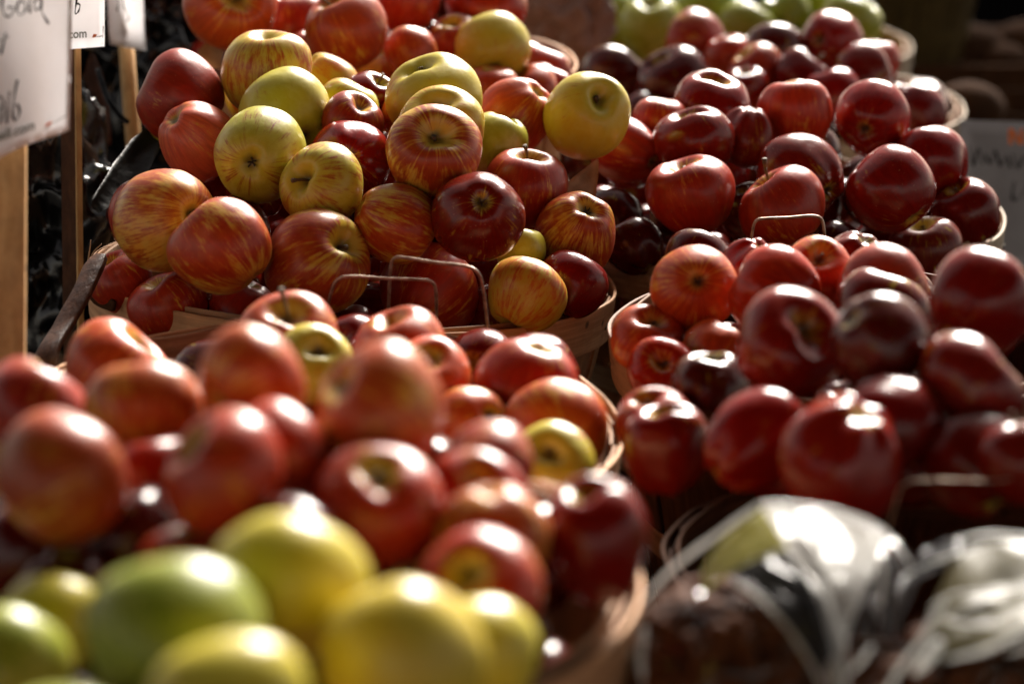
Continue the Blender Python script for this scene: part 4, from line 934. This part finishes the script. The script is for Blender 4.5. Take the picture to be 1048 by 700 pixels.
ink('corner_line', f1, [[(53, 127), (60, 123), (68, 119)], [(68.3, 119.5), (70, 60), (71, 0)]], .0006, M_PRINT, s1)
stake(6, -60, 2, 640, 1.69, 1.66, .030, .007, M_STAKE, s1)

def f2(u, v): return at(u, v, 2.080+.008*math.sin(v/30)+(u-70)*.0006)
s2 = empty('price_sign', at(70, 480, 2.12)); s2.location.z = TABLE_Z
tag(s2, 'smaller white price sign on a brown stake, partly behind the large one', 'sign', 'handwritten price signs on stakes')
bm = bmesh.new(); g = [[bm.verts.new(f2(20+s*(88-t*1), -110+t*(165-7*s))-s2.location) for s in lin(0, 1, 14)] for t in lin(0, 1, 14)]
fs = [bm.faces.new((a[i], a[i+1], b[i+1], b[i])) for a, b in zip(g, g[1:]) for i in range(14)]
bmesh.ops.solidify(bm, geom=fs, thickness=.0005); link('paper', bm, M_PAPER, s2)
ink('handwriting', f2, [[(80, -8), (78, 4), (77, 14), (80, 13), (82, 6), (79, 4)]], .0018, M_INK, s2)
printed('mitchell.com', f2, 33, 42, .99, -.06, 11.0, M_PRINT, s2)
ink('orange_dot', f2, [[(95.2, 37), (98.6, 37)]], .0034, M_ORANGE, s2)
ink('corner_line', f2, [[(97, 38), (101, 38), (105, 37)], [(105.3, 39), (105.6, 33), (106, 27)]], .0007, M_PRINT, s2)
stake(70, -30, 76, 470, 2.125, 2.10, .016, .008, M_STAKE_DK, s2, ang=.15)
bm = bmesh.new(); pa = at(78.5, -30, 2.118)-s2.location; pb = at(84, 470, 2.093)-s2.location
strip(bm, [pa.lerp(pb, f) for f in lin(0, 1, 5)], .0036, .005, Vector((.6, -1, 0))); link('stake_lit_edge', bm, M_STAKE, s2, smooth=False)  # lit narrow face of the stake, its light put into paler wood

def f3(u, v): return at(u, v, 2.42+.010*math.sin(u/9.)+(v*.0002))
s3 = empty('price_sign', at(135, 420, 2.46)); s3.location.z = TABLE_Z
tag(s3, 'narrow curled white price sign on a pale round stick, farthest at the left', 'sign', 'handwritten price signs on stakes')
bm = bmesh.new(); g = []
for t in lin(0, 1, 20):
    row = []
    for s in lin(0, 1, 12):
        u = 104+8*t+s*(40-t*3)+ (t-.9)*30*(t > .9); v = -110+t*(158+6*s)
        p = f3(u, v)
        if t > .9: p = p+Vector((0, -.012*(t-.9)*10, .004*(t-.9)*10))
        row.append(bm.verts.new(p-s3.location))
    g.append(row)
fs = [bm.faces.new((a[i], a[i+1], b[i+1], b[i])) for a, b in zip(g, g[1:]) for i in range(12)]
bmesh.ops.solidify(bm, geom=fs, thickness=.0006); link('paper', bm, M_PAPER, s3)
ink('handwriting', f3, [[(119, -6), (121, 4), (120, 12)], [(126, -4), (127, 8), (131, 14), (132, 21), (128, 22)]], .0015, M_PRINT, s3)
bm = bmesh.new(); tube(bm, [at(124, -30, 2.45)-s3.location, at(133, 100, 2.44)-s3.location, at(142, 210, 2.43)-s3.location, at(158, 420, 2.42)-s3.location], .0078, 12); link('stake', bm, M_STAKE, s3)

# sign at the right edge
def f4(u, v): return at(u, v, 2.72+(u-985)*.0006)
s4 = empty('price_sign', at(1050, 300, 2.75)); s4.location.z = TABLE_Z
tag(s4, 'shaded grey price card with orange letter and black scribble at the right edge', 'sign')
bm = bmesh.new(); g = [[bm.verts.new(f4(982+s*150, 123+t*150+s*4)-s4.location) for s in lin(0, 1, 10)] for t in lin(0, 1, 10)]
fs = [bm.faces.new((a[i], a[i+1], b[i+1], b[i])) for a, b in zip(g, g[1:]) for i in range(10)]
bmesh.ops.solidify(bm, geom=fs, thickness=.0008); link('paper', bm, M_PAPER_GREY, s4)
ink('orange_lettering', f4, [[(1034, 148), (1034, 132)], [(1034, 132), (1045, 148)], [(1045, 148), (1046, 132)], [(1053, 134), (1051, 147), (1060, 147)]], .0042, M_ORANGE, s4)
ink('handwriting', f4, [[(992, 150), (996, 170), (1001, 152), (1006, 168)], [(1008, 158), (1014, 168), (1018, 154), (1024, 170), (1030, 160), (1034, 172)], [(1036, 158), (1042, 172), (1048, 160), (1056, 170)],
    [(1038, 186), (1036, 204), (1046, 200), (1052, 188)]], .0030, M_INK, s4)
stake(1075, 180, 1072, 350, 2.79, 2.76, .02, .006, M_STAKE_DK, s4)

# ------------------------------------------------------------------ splints, leaves, black plastic at the left
def ribbon_thing(name, pts, w, th, across, mat, label, cat, base=None):
    b = base or Vector(pts[-1])
    bm = bmesh.new(); P_ = smooth_path([Vector(p)-b for p in pts], 6)
    if isinstance(w, list):
        n = len(P_)-1; w = [w[min(len(w)-2, int(i/n*(len(w)-1)))]*(1-((i/n*(len(w)-1)) % 1 if i < n else 1))+w[min(len(w)-1, int(i/n*(len(w)-1))+1)]*((i/n*(len(w)-1)) % 1 if i < n else 1) for i in range(n+1)]
    strip(bm, P_, w, th, across)
    o = link(name, bm, mat, None); o.location = b
    o.modifiers.new('bevel', 'BEVEL').width = .0008
    return tag(o, label, cat)
ribbon_thing('wooden_splint', [at(104, 262, 1.93), at(96, 274, 1.92), at(84, 300, 1.90), at(66, 332, 1.88), at(46, 372, 1.85), at(38, 460, 1.85)], [.010, .017, .016, .016, .017, .02], .006,
             Vector((1, .2, .35)), M_BARK, 'brown bent wooden splint leaning left of the sharp basket', 'splint')
ribbon_thing('wooden_splint', [at(92, 282, 1.99), at(100, 300, 1.985), at(118, 314, 1.97)], [.030, .022, .008], .003, Vector((0, .1, 1)), M_HOOP_DARK,
             'broken end of dark splint sticking up at the left corner of the sharp basket', 'splint')
for k, (a0, a1, a2) in enumerate((((92, 268), (96, 258), (104, 250)), ((90, 270), (92, 256), (93, 246)), ((94, 266), (102, 256), (112, 252)))):
    bm = bmesh.new(); b = at(*a0, 1.945); tube(bm, smooth_path([at(*a0, 1.945)-b, at(*a1, 1.94)-b, at(*a2, 1.935)-b], 4), .0009, 5, .0003)
    o = link('wood_fibre', bm, M_LEAF); o.location = b; tag(o, 'thin frayed wood fibre at the top of the bent splint', 'fibre', 'frayed fibres on the bent splint')

def curled(name, cpts, wpts, mat, label, cat, th=.0012, cup=.35):
    """a leaf or flap: a spine of points, half widths, curled cross section"""
    b = Vector(cpts[-1]); bm = bmesh.new(); g = []
    S = smooth_path([Vector(p)-b for p in cpts], 5); n = len(S)-1
    for i, p in enumerate(S):
        t = (S[min(i+1, n)]-S[max(i-1, 0)]).normalized()
        side = t.cross(Vector((0, -1, .2))).normalized(); nn = side.cross(t)
        f = i/n*(len(wpts)-1); k = min(int(f), len(wpts)-2); w = wpts[k]+(wpts[k+1]-wpts[k])*(f-k)
        g.append([bm.verts.new(p+side*w*s+nn*w*cup*(s*s)*(1+.3*noise.noise(p*40))+nn*.002*noise.noise((p+side*w*s)*90)) for s in lin(-1, 1, 8)])
    fs = [bm.faces.new((a[i], a[i+1], b_[i+1], b_[i])) for a, b_ in zip(g, g[1:]) for i in range(8)]
    bmesh.ops.solidify(bm, geom=fs, thickness=th)
    o = link(name, bm, mat); o.location = b; return tag(o, label, cat)
curled('plastic_flap', [at(163, 130, 2.18), at(148, 152, 2.16), at(128, 182, 2.13), at(103, 208, 2.10), at(98, 216, 2.10)], [.004, .013, .015, .008, .002], plain('dark_green_black_film', (.016, .014, .009), .42, scale=20, bumpy=.006),
       'black curled plastic flap poking out left of the pinkish red apple', 'flap')
curled('dry_leaf', [at(612, 163, 2.10), at(603, 180, 2.10), at(592, 200, 2.09), at(582, 216, 2.09)], [.0005, .008, .015, .016], M_LEAF, 'tan dry leaf standing between the big yellow apple and the right streaked apple', 'leaf')
curled('dry_leaf', [at(217, 42, 2.36), at(216, 54, 2.36), at(214, 70, 2.36)], [.003, .012, .012], M_LEAF, 'small brown curled leaf tip at the top of the sharp heap beside the yellow apples', 'leaf')
curled('dry_leaf', [at(94, 55, 2.35), at(97, 80, 2.34), at(104, 112, 2.33), at(112, 150, 2.32)], [.002, .010, .009, .003], M_BARK, 'long brown shrivelled leaf hanging in the dark between the sign stakes', 'leaf')
curled('plastic_strap', [at(100, 70, 2.33), at(110, 100, 2.31), at(124, 120, 2.30), at(132, 126, 2.30)], [.002, .003, .003, .002], M_BLACK, 'thin glossy black strap right of the shrivelled leaf', 'strap')

def crumpled(name, c, r, seed, mat, label, cat, amp=.30, n=4, parent=None, sc=(1, 1, 1)):
    bm = bmesh.new(); bmesh.ops.create_icosphere(bm, subdivisions=6, radius=1)
    so = Vector((seed*3.1, seed*1.7, seed))
    for v in bm.verts:
        p = v.co.copy(); h = 0; f = 1.6; a = amp
        for _ in range(n):
            q = noise.noise(p*f+so); h += a*(1-2.6*abs(q)); f *= 2.05; a *= .5
        v.co = Vector((p.x*sc[0], p.y*sc[1], p.z*sc[2]))*(1+h-amp*.5)*r
    o = link(name, bm, mat, parent, smooth=True)
    o.location = c
    if label: tag(o, label, cat)
    return o
crumpled('black_plastic_bag', at(50, 290, 2.30), .085, 3, M_BLACK, 'glossy black crumpled plastic bag in the dark behind the large sign stake', 'bag', sc=(1, 1, 1.9), n=2)
crumpled('black_plastic_bag', at(160, 40, 2.75), .11, 7, M_BLACK, 'crumpled black plastic bag behind the narrow curled sign', 'bag', sc=(1, .8, 1.1), n=3)
crumpled('crumpled_paper_bag', at(583, 12, 3.05), .05, 5, plain('pinkish_paper', (.26, .17, .14), .8, scale=20, bumpy=.002), 'crumpled pinkish paper bag behind the rear left basket rim', 'paper bag', amp=.22, sc=(1, .8, 1.3))

# ------------------------------------------------------------------ crate and produce at the back right
def crate(loc, w, d_, h, label):
    t = empty('produce_crate', loc); tag(t, label, 'crate')
    for s in (-1, 1):
        for zz in (0, h*.36, h*.70):
            bm = bmesh.new(); box(bm, -w/2, w/2, s*d_/2-.006, s*d_/2+.006, zz, zz+h*.30); link('side_board', bm, M_CRATE, t, smooth=False)
            bm = bmesh.new(); box(bm, s*w/2-.006, s*w/2+.006, -d_/2+.007, d_/2-.007, zz, zz+h*.30); link('end_board', bm, M_CRATE, t, smooth=False)
        for q in (-1, 1):
            bm = bmesh.new(); box(bm, s*(w/2-.022)-.014, s*(w/2-.022)+.014, q*(d_/2-.021)-.014, q*(d_/2-.021)+.014, 0, h); link('corner_post', bm, M_CRATE, t, smooth=False)
    bm = bmesh.new(); box(bm, -w/2+.007, w/2-.007, -d_/2+.007, d_/2-.007, -.008, 0); link('base', bm, M_CRATE, t, smooth=False)
    return t
CX = at(1045, 66, 3.85)
crate(Vector((CX.x, CX.y+.16, TABLE_Z-.04)), .52, .34, CX.z-TABLE_Z+.04, 'dark wooden crate of brown squash at the upper right edge')
M_SQ = plain('brown_squash_skin', (.075, .030, .010), .9, scale=12, col2=(.035, .016, .007), spec=.1)
for k, (u, v, d, r) in enumerate(((962, 58, 4.0, .05), (990, 42, 4.02, .055), (1020, 58, 4.0, .05), (1048, 40, 4.05, .06), (1078, 56, 4.0, .05))):
    bm = bmesh.new(); bmesh.ops.create_uvsphere(bm, u_segments=28, v_segments=18, radius=r)
    for vv in bm.verts:
        a = math.atan2(vv.co.y, vv.co.x); kk = 1+.04*math.cos(8*a)*(1-abs(vv.co.z/r)); vv.co = Vector((vv.co.x*kk*1.2, vv.co.y*kk, vv.co.z*.85*(1+.1*vv.co.x/r)))
    o = link('squash', bm, M_SQ); o.location = at(u, v+12, d); tag(o, 'brown squash lying in the dark crate at the upper right', 'squash', 'squashes in the dark crate')
for k, (u, v, r) in enumerate(((990, 112, .045),)):
    bm = bmesh.new(); bmesh.ops.create_uvsphere(bm, u_segments=28, v_segments=18, radius=r)
    for vv in bm.verts:
        a = math.atan2(vv.co.y, vv.co.x); kk = 1+.04*math.cos(8*a)*(1-abs(vv.co.z/r)); vv.co = Vector((vv.co.x*kk*1.2, vv.co.y*kk, vv.co.z*.9))
    o = link('squash', bm, M_SQ); p = at(u, v, 3.5); o.location = p; tag(o, 'single tan squash below the dark crate, above the grey price card', 'squash')
RX = at(905, -20, 3.95)
H_ = RX.z-TABLE_Z
t = basket(RX.x, RX.y, RX.z+.06, .16, 'empty greenish brown basket at the top edge left of the dark crate', (wood('olive_hoop', (.09, .06, .02), (.05, .034, .012)),)*2+(wood('olive_stave', (.09, .06, .02), (.04, .027, .010), ring=False),))
t['group'] = 'baskets'; del t['group']

# ------------------------------------------------------------------ clear bags at the lower right
def film_material():
    s = N('clear_plastic_film')
    P, x, y, z = s.obj_xyz()
    n = s.noise(P, 16., 3, .5)
    s.n.remove(s.b)
    tr = s.n.new('ShaderNodeBsdfTransparent'); gl = s.n.new('ShaderNodeBsdfGlossy'); gl.inputs['Roughness'].default_value = .13
    tl = s.n.new('ShaderNodeBsdfTranslucent'); tl.inputs[0].default_value = (.9, .9, .85, 1)
    df = s.n.new('ShaderNodeBsdfDiffuse'); df.inputs[0].default_value = (.8, .8, .8, 1)
    lw = s.n.new('ShaderNodeLayerWeight'); lw.inputs[0].default_value = .38
    m0 = s.n.new('ShaderNodeMixShader'); s.put(m0.inputs[0], .5); s.l.new(tl.outputs[0], m0.inputs[1]); s.l.new(df.outputs[0], m0.inputs[2])
    m1 = s.n.new('ShaderNodeMixShader'); s.put(m1.inputs[0], s.ramp(n, .60, .8, .0, .12)); s.l.new(tr.outputs[0], m1.inputs[1]); s.l.new(m0.outputs[0], m1.inputs[2])
    m2 = s.n.new('ShaderNodeMixShader'); s.put(m2.inputs[0], s.math('ADD', s.math('MULTIPLY', lw.outputs['Facing'], .16), .02, clamp=True)); s.l.new(m1.outputs[0], m2.inputs[1]); s.l.new(gl.outputs[0], m2.inputs[2])
    s.l.new(m2.outputs[0], s.out.inputs[0])
    bp = s.n.new('ShaderNodeBump'); bp.inputs['Strength'].default_value = .5; bp.inputs['Distance'].default_value = .004; s.l.new(n, bp.inputs['Height']); s.l.new(bp.outputs[0], gl.inputs['Normal'])
    return s.m
M_FILM = film_material()
M_NUT = plain('brown_nut_shell', (.11, .034, .009), .8, scale=60, col2=(.05, .016, .005), bumpy=.002, spec=.2)
M_LABEL = plain('yellow_green_film_print', (.36, .33, .04), .35, scale=30, col2=(.20, .17, .02))
M_LABEL_OLIVE = plain('olive_film_print', (.13, .10, .010), .35, scale=30, col2=(.06, .045, .006))
def glowing_film(name, col, t):
    s = N(name); P, *_ = s.obj_xyz(); n = s.noise(P, 18., 3, .5)
    tl = s.n.new('ShaderNodeBsdfTranslucent'); tl.inputs[0].default_value = col+(1,)
    s.set(Base_Color=col, Roughness=.2); mx = s.n.new('ShaderNodeMixShader'); mx.inputs[0].default_value = t
    s.l.new(s.b.outputs[0], mx.inputs[1]); s.l.new(tl.outputs[0], mx.inputs[2]); s.l.new(mx.outputs[0], s.out.inputs[0]); s.bump(n, .4, .004)
    return s.m
M_WHITE = glowing_film('white_film', (.72, .72, .70), .5)

def atb(u, v, d): return at(u, v, d*1.10)

def patch(name, rows, mat, amp, fr, seed, parent, n=(36, 28)):
    """a soft sheet of film through rows of control points, with a few rolling creases"""
    R = len(rows); g = []
    cols = [smooth_path([atb(*p) for p in r], 10) for r in rows]
    m = min(len(c) for c in cols); cols = [c[:m] for c in cols]
    org = parent.location
    for i in range(m):
        g.append(smooth_path([c[i] for c in cols], 9) if R > 2 else [cols[0][i].lerp(cols[1][i], k/10) for k in range(11)])
    bm = bmesh.new(); vs = []
    for i, col_ in enumerate(g):
        row = []
        for j, p in enumerate(col_):
            q = Vector((i/len(g)*fr[0], j/len(col_)*fr[1], seed*1.3))
            h = (1-2.6*abs(noise.noise(q)))*amp+(1-2.4*abs(noise.noise(q*2.2)))*amp*.35
            row.append(bm.verts.new(p+Vector((.1*h, -.5*h, .6*h))-org))
        vs.append(row)
    fs = [bm.faces.new((a_[k], a_[k+1], b_[k+1], b_[k])) for a_, b_ in zip(vs, vs[1:]) for k in range(len(a_)-1)]
    bmesh.ops.solidify(bm, geom=fs, thickness=.0004)
    return link(name, bm, mat, parent)

def fold(name, pts, r, mat, parent):
    bm = bmesh.new(); org = parent.location
    P_ = smooth_path([atb(*p)-org for p in pts], 6)
    n = len(P_)-1; prev = None; rings = []
    for i, p in enumerate(P_):
        t = (P_[min(i+1, n)]-P_[max(i-1, 0)]).normalized(); w = t.cross(Vector((0, -1, .3))).normalized(); d = t.cross(w)
        rr = r*(.25+.75*math.sin(math.pi*min(1, max(0, i/n)))**.6)*(1+.5*noise.noise(p*55))
        rings.append([bm.verts.new(p+w*math.cos(a)*rr+d*math.sin(a)*rr*.35) for a in [k*math.pi/4 for k in range(8)]])
    for A_, B_ in zip(rings, rings[1:]):
        for k in range(8): bm.faces.new((A_[k], A_[(k+1)%8], B_[(k+1)%8], B_[k]))
    return link(name, bm, mat, parent)

def bag(c, r, seed, label, sc):
    t = empty('plastic_bag', Vector((c.x, c.y, c.z-r*sc[2]))); tag(t, label, 'plastic bag', 'clear bags at the lower right')
    off = c-t.location
    rnd = random.Random(seed); bm = bmesh.new()
    for k in range(420):       # nuts filling the bag
        a = rnd.uniform(0, 6.28); zz = rnd.uniform(-1, 1); q = math.sqrt(1-zz*zz); rr = rnd.uniform(.80, .92)
        p = Vector((q*math.cos(a)*sc[0], q*math.sin(a)*sc[1], zz*sc[2]))*r*rr
        M = Matrix.Translation(p) @ Matrix.Rotation(rnd.uniform(0, 3), 4, (rnd.random(), rnd.random(), rnd.random()+.1)) @ Matrix.Diagonal((1.5, 1, .9, 1))
        bmesh.ops.create_icosphere(bm, subdivisions=2, radius=rnd.uniform(.0060, .0075), matrix=M)
    o = link('nuts', bm, M_NUT, t); o.location = off; o['kind'] = 'stuff'
    crumpled('film', off, r, seed, M_FILM, None, None, amp=.05, n=2, parent=t, sc=sc)
    return t

M_GREYFILM = glowing_film('grey_film', (.07, .07, .075), .3)
bA = bag(atb(752, 690, 1.13), .061, 2, 'clear bag of brown nuts with a bright white crumpled top', (.98, .85, .86))
patch('printed_label', [[(718, 588, 1.11), (740, 552, 1.115), (780, 521, 1.12)], [(724, 604, 1.095), (756, 580, 1.092), (806, 560, 1.09)]], M_LABEL, .002, (2, 2), 4, bA)
patch('white_fold', [[(776, 516, 1.15), (815, 519, 1.152), (860, 528, 1.155), (905, 545, 1.16)], [(788, 545, 1.125), (822, 556, 1.122), (862, 566, 1.122), (898, 578, 1.125)],
    [(818, 590, 1.10), (842, 600, 1.098), (866, 602, 1.10), (886, 604, 1.105)], [(840, 640, 1.085), (852, 645, 1.083), (862, 648, 1.085), (868, 650, 1.09)], [(850, 710, 1.07), (857, 712, 1.07), (864, 714, 1.07), (868, 714, 1.075)]], M_WHITE, .0035, (3, 3), 9, bA)
patch('grey_facet', [[(744, 584, 1.115), (770, 572, 1.115), (798, 562, 1.115)], [(790, 622, 1.09), (815, 612, 1.09), (832, 606, 1.092)], [(838, 690, 1.072), (845, 680, 1.072), (852, 672, 1.073)]], M_GREYFILM, .0035, (3, 3), 5, bA)
patch('side_facet', [[(905, 548, 1.155), (925, 565, 1.155), (940, 590, 1.15)], [(890, 590, 1.12), (908, 620, 1.12), (915, 650, 1.12)], [(872, 650, 1.09), (880, 690, 1.09), (885, 720, 1.09)]], M_FILM, .005, (3, 3), 12, bA)
for pts, r in (([(655, 618, 1.13), (690, 580, 1.135), (735, 546, 1.14), (777, 516, 1.148)], 0.0015), ([(777, 515, 1.148), (812, 517, 1.15), (862, 525, 1.153), (905, 543, 1.158), (932, 578, 1.155)], 0.0014),
               ([(735, 571, 1.11), (765, 560, 1.108), (800, 563, 1.108)], 0.0030), ([(745, 590, 1.10), (778, 612, 1.09), (808, 645, 1.08), (836, 690, 1.07), (842, 715, 1.065)], 0.0012),
               ([(660, 640, 1.11), (656, 680, 1.10), (664, 715, 1.10)], 0.0017), ([(893, 560, 1.14), (905, 585, 1.13), (900, 620, 1.12)], 0.0019), ([(868, 690, 1.07), (885, 672, 1.07), (893, 660, 1.075)], 0.0011)):
    fold('bag_crease_glint', pts, r, M_WHITE, bA)  # white creases; the broad one by the label is a painted film glint
bB = bag(atb(1020, 735, 1.12), .068, 6, 'clear bag of brown nuts with yellow green creases at the lower right corner', (.95, .85, .92))
patch('printed_label', [[(958, 612, 1.10), (984, 568, 1.115), (1030, 556, 1.12), (1085, 560, 1.12)], [(948, 650, 1.075), (985, 625, 1.082), (1030, 612, 1.087), (1085, 608, 1.087)], [(962, 678, 1.06), (992, 668, 1.06), (1030, 655, 1.06), (1085, 640, 1.06)]], M_LABEL_OLIVE, .003, (2, 3), 8, bB)
patch('side_facet', [[(925, 585, 1.15), (950, 560, 1.15), (985, 549, 1.15)], [(918, 605, 1.13), (945, 590, 1.13), (978, 572, 1.13)]], M_GREYFILM, .003, (3, 2), 3, bB)
for pts, r in (([(925, 590, 1.14), (950, 578, 1.135), (985, 564, 1.13)], 0.0012), ([(980, 552, 1.14), (1015, 547, 1.142), (1060, 551, 1.14), (1095, 560, 1.14)], 0.0015), ([(952, 622, 1.09), (975, 608, 1.09), (1015, 606, 1.09), (1075, 598, 1.09)], 0.0007),
               ([(962, 634, 1.08), (990, 622, 1.08), (1015, 612, 1.085)], 0.0009), ([(965, 634, 1.075), (1010, 640, 1.07), (1070, 634, 1.07)], 0.0009), ([(970, 674, 1.055), (1010, 664, 1.055), (1040, 648, 1.055), (1080, 628, 1.055)], 0.0015),
               ([(905, 712, 1.06), (925, 678, 1.065), (948, 648, 1.07), (968, 612, 1.08)], 0.0017), ([(935, 690, 1.05), (952, 670, 1.05), (964, 655, 1.055)], 0.0025), ([(1030, 668, 1.05), (1050, 662, 1.05), (1080, 650, 1.05)], 0.0011)):
    fold('bag_crease_glint', pts, r, M_WHITE, bB)

# thin wire lying over the dark apples
bm = bmesh.new(); b = at(1000, 495, 1.33)
tube(bm, smooth_path([at(905, 560, 1.34)-b, at(918, 510, 1.33)-b, at(928, 494, 1.325)-b, at(965, 491, 1.32)-b, at(1015, 492, 1.32)-b, at(1060, 490, 1.33)-b, at(1078, 520, 1.34)-b], 5), .0006, 6)
o = link('wire', bm, M_WIRE); o.location = b; tag(o, 'thin straight wire crossing the dark apples at the right edge', 'wire')
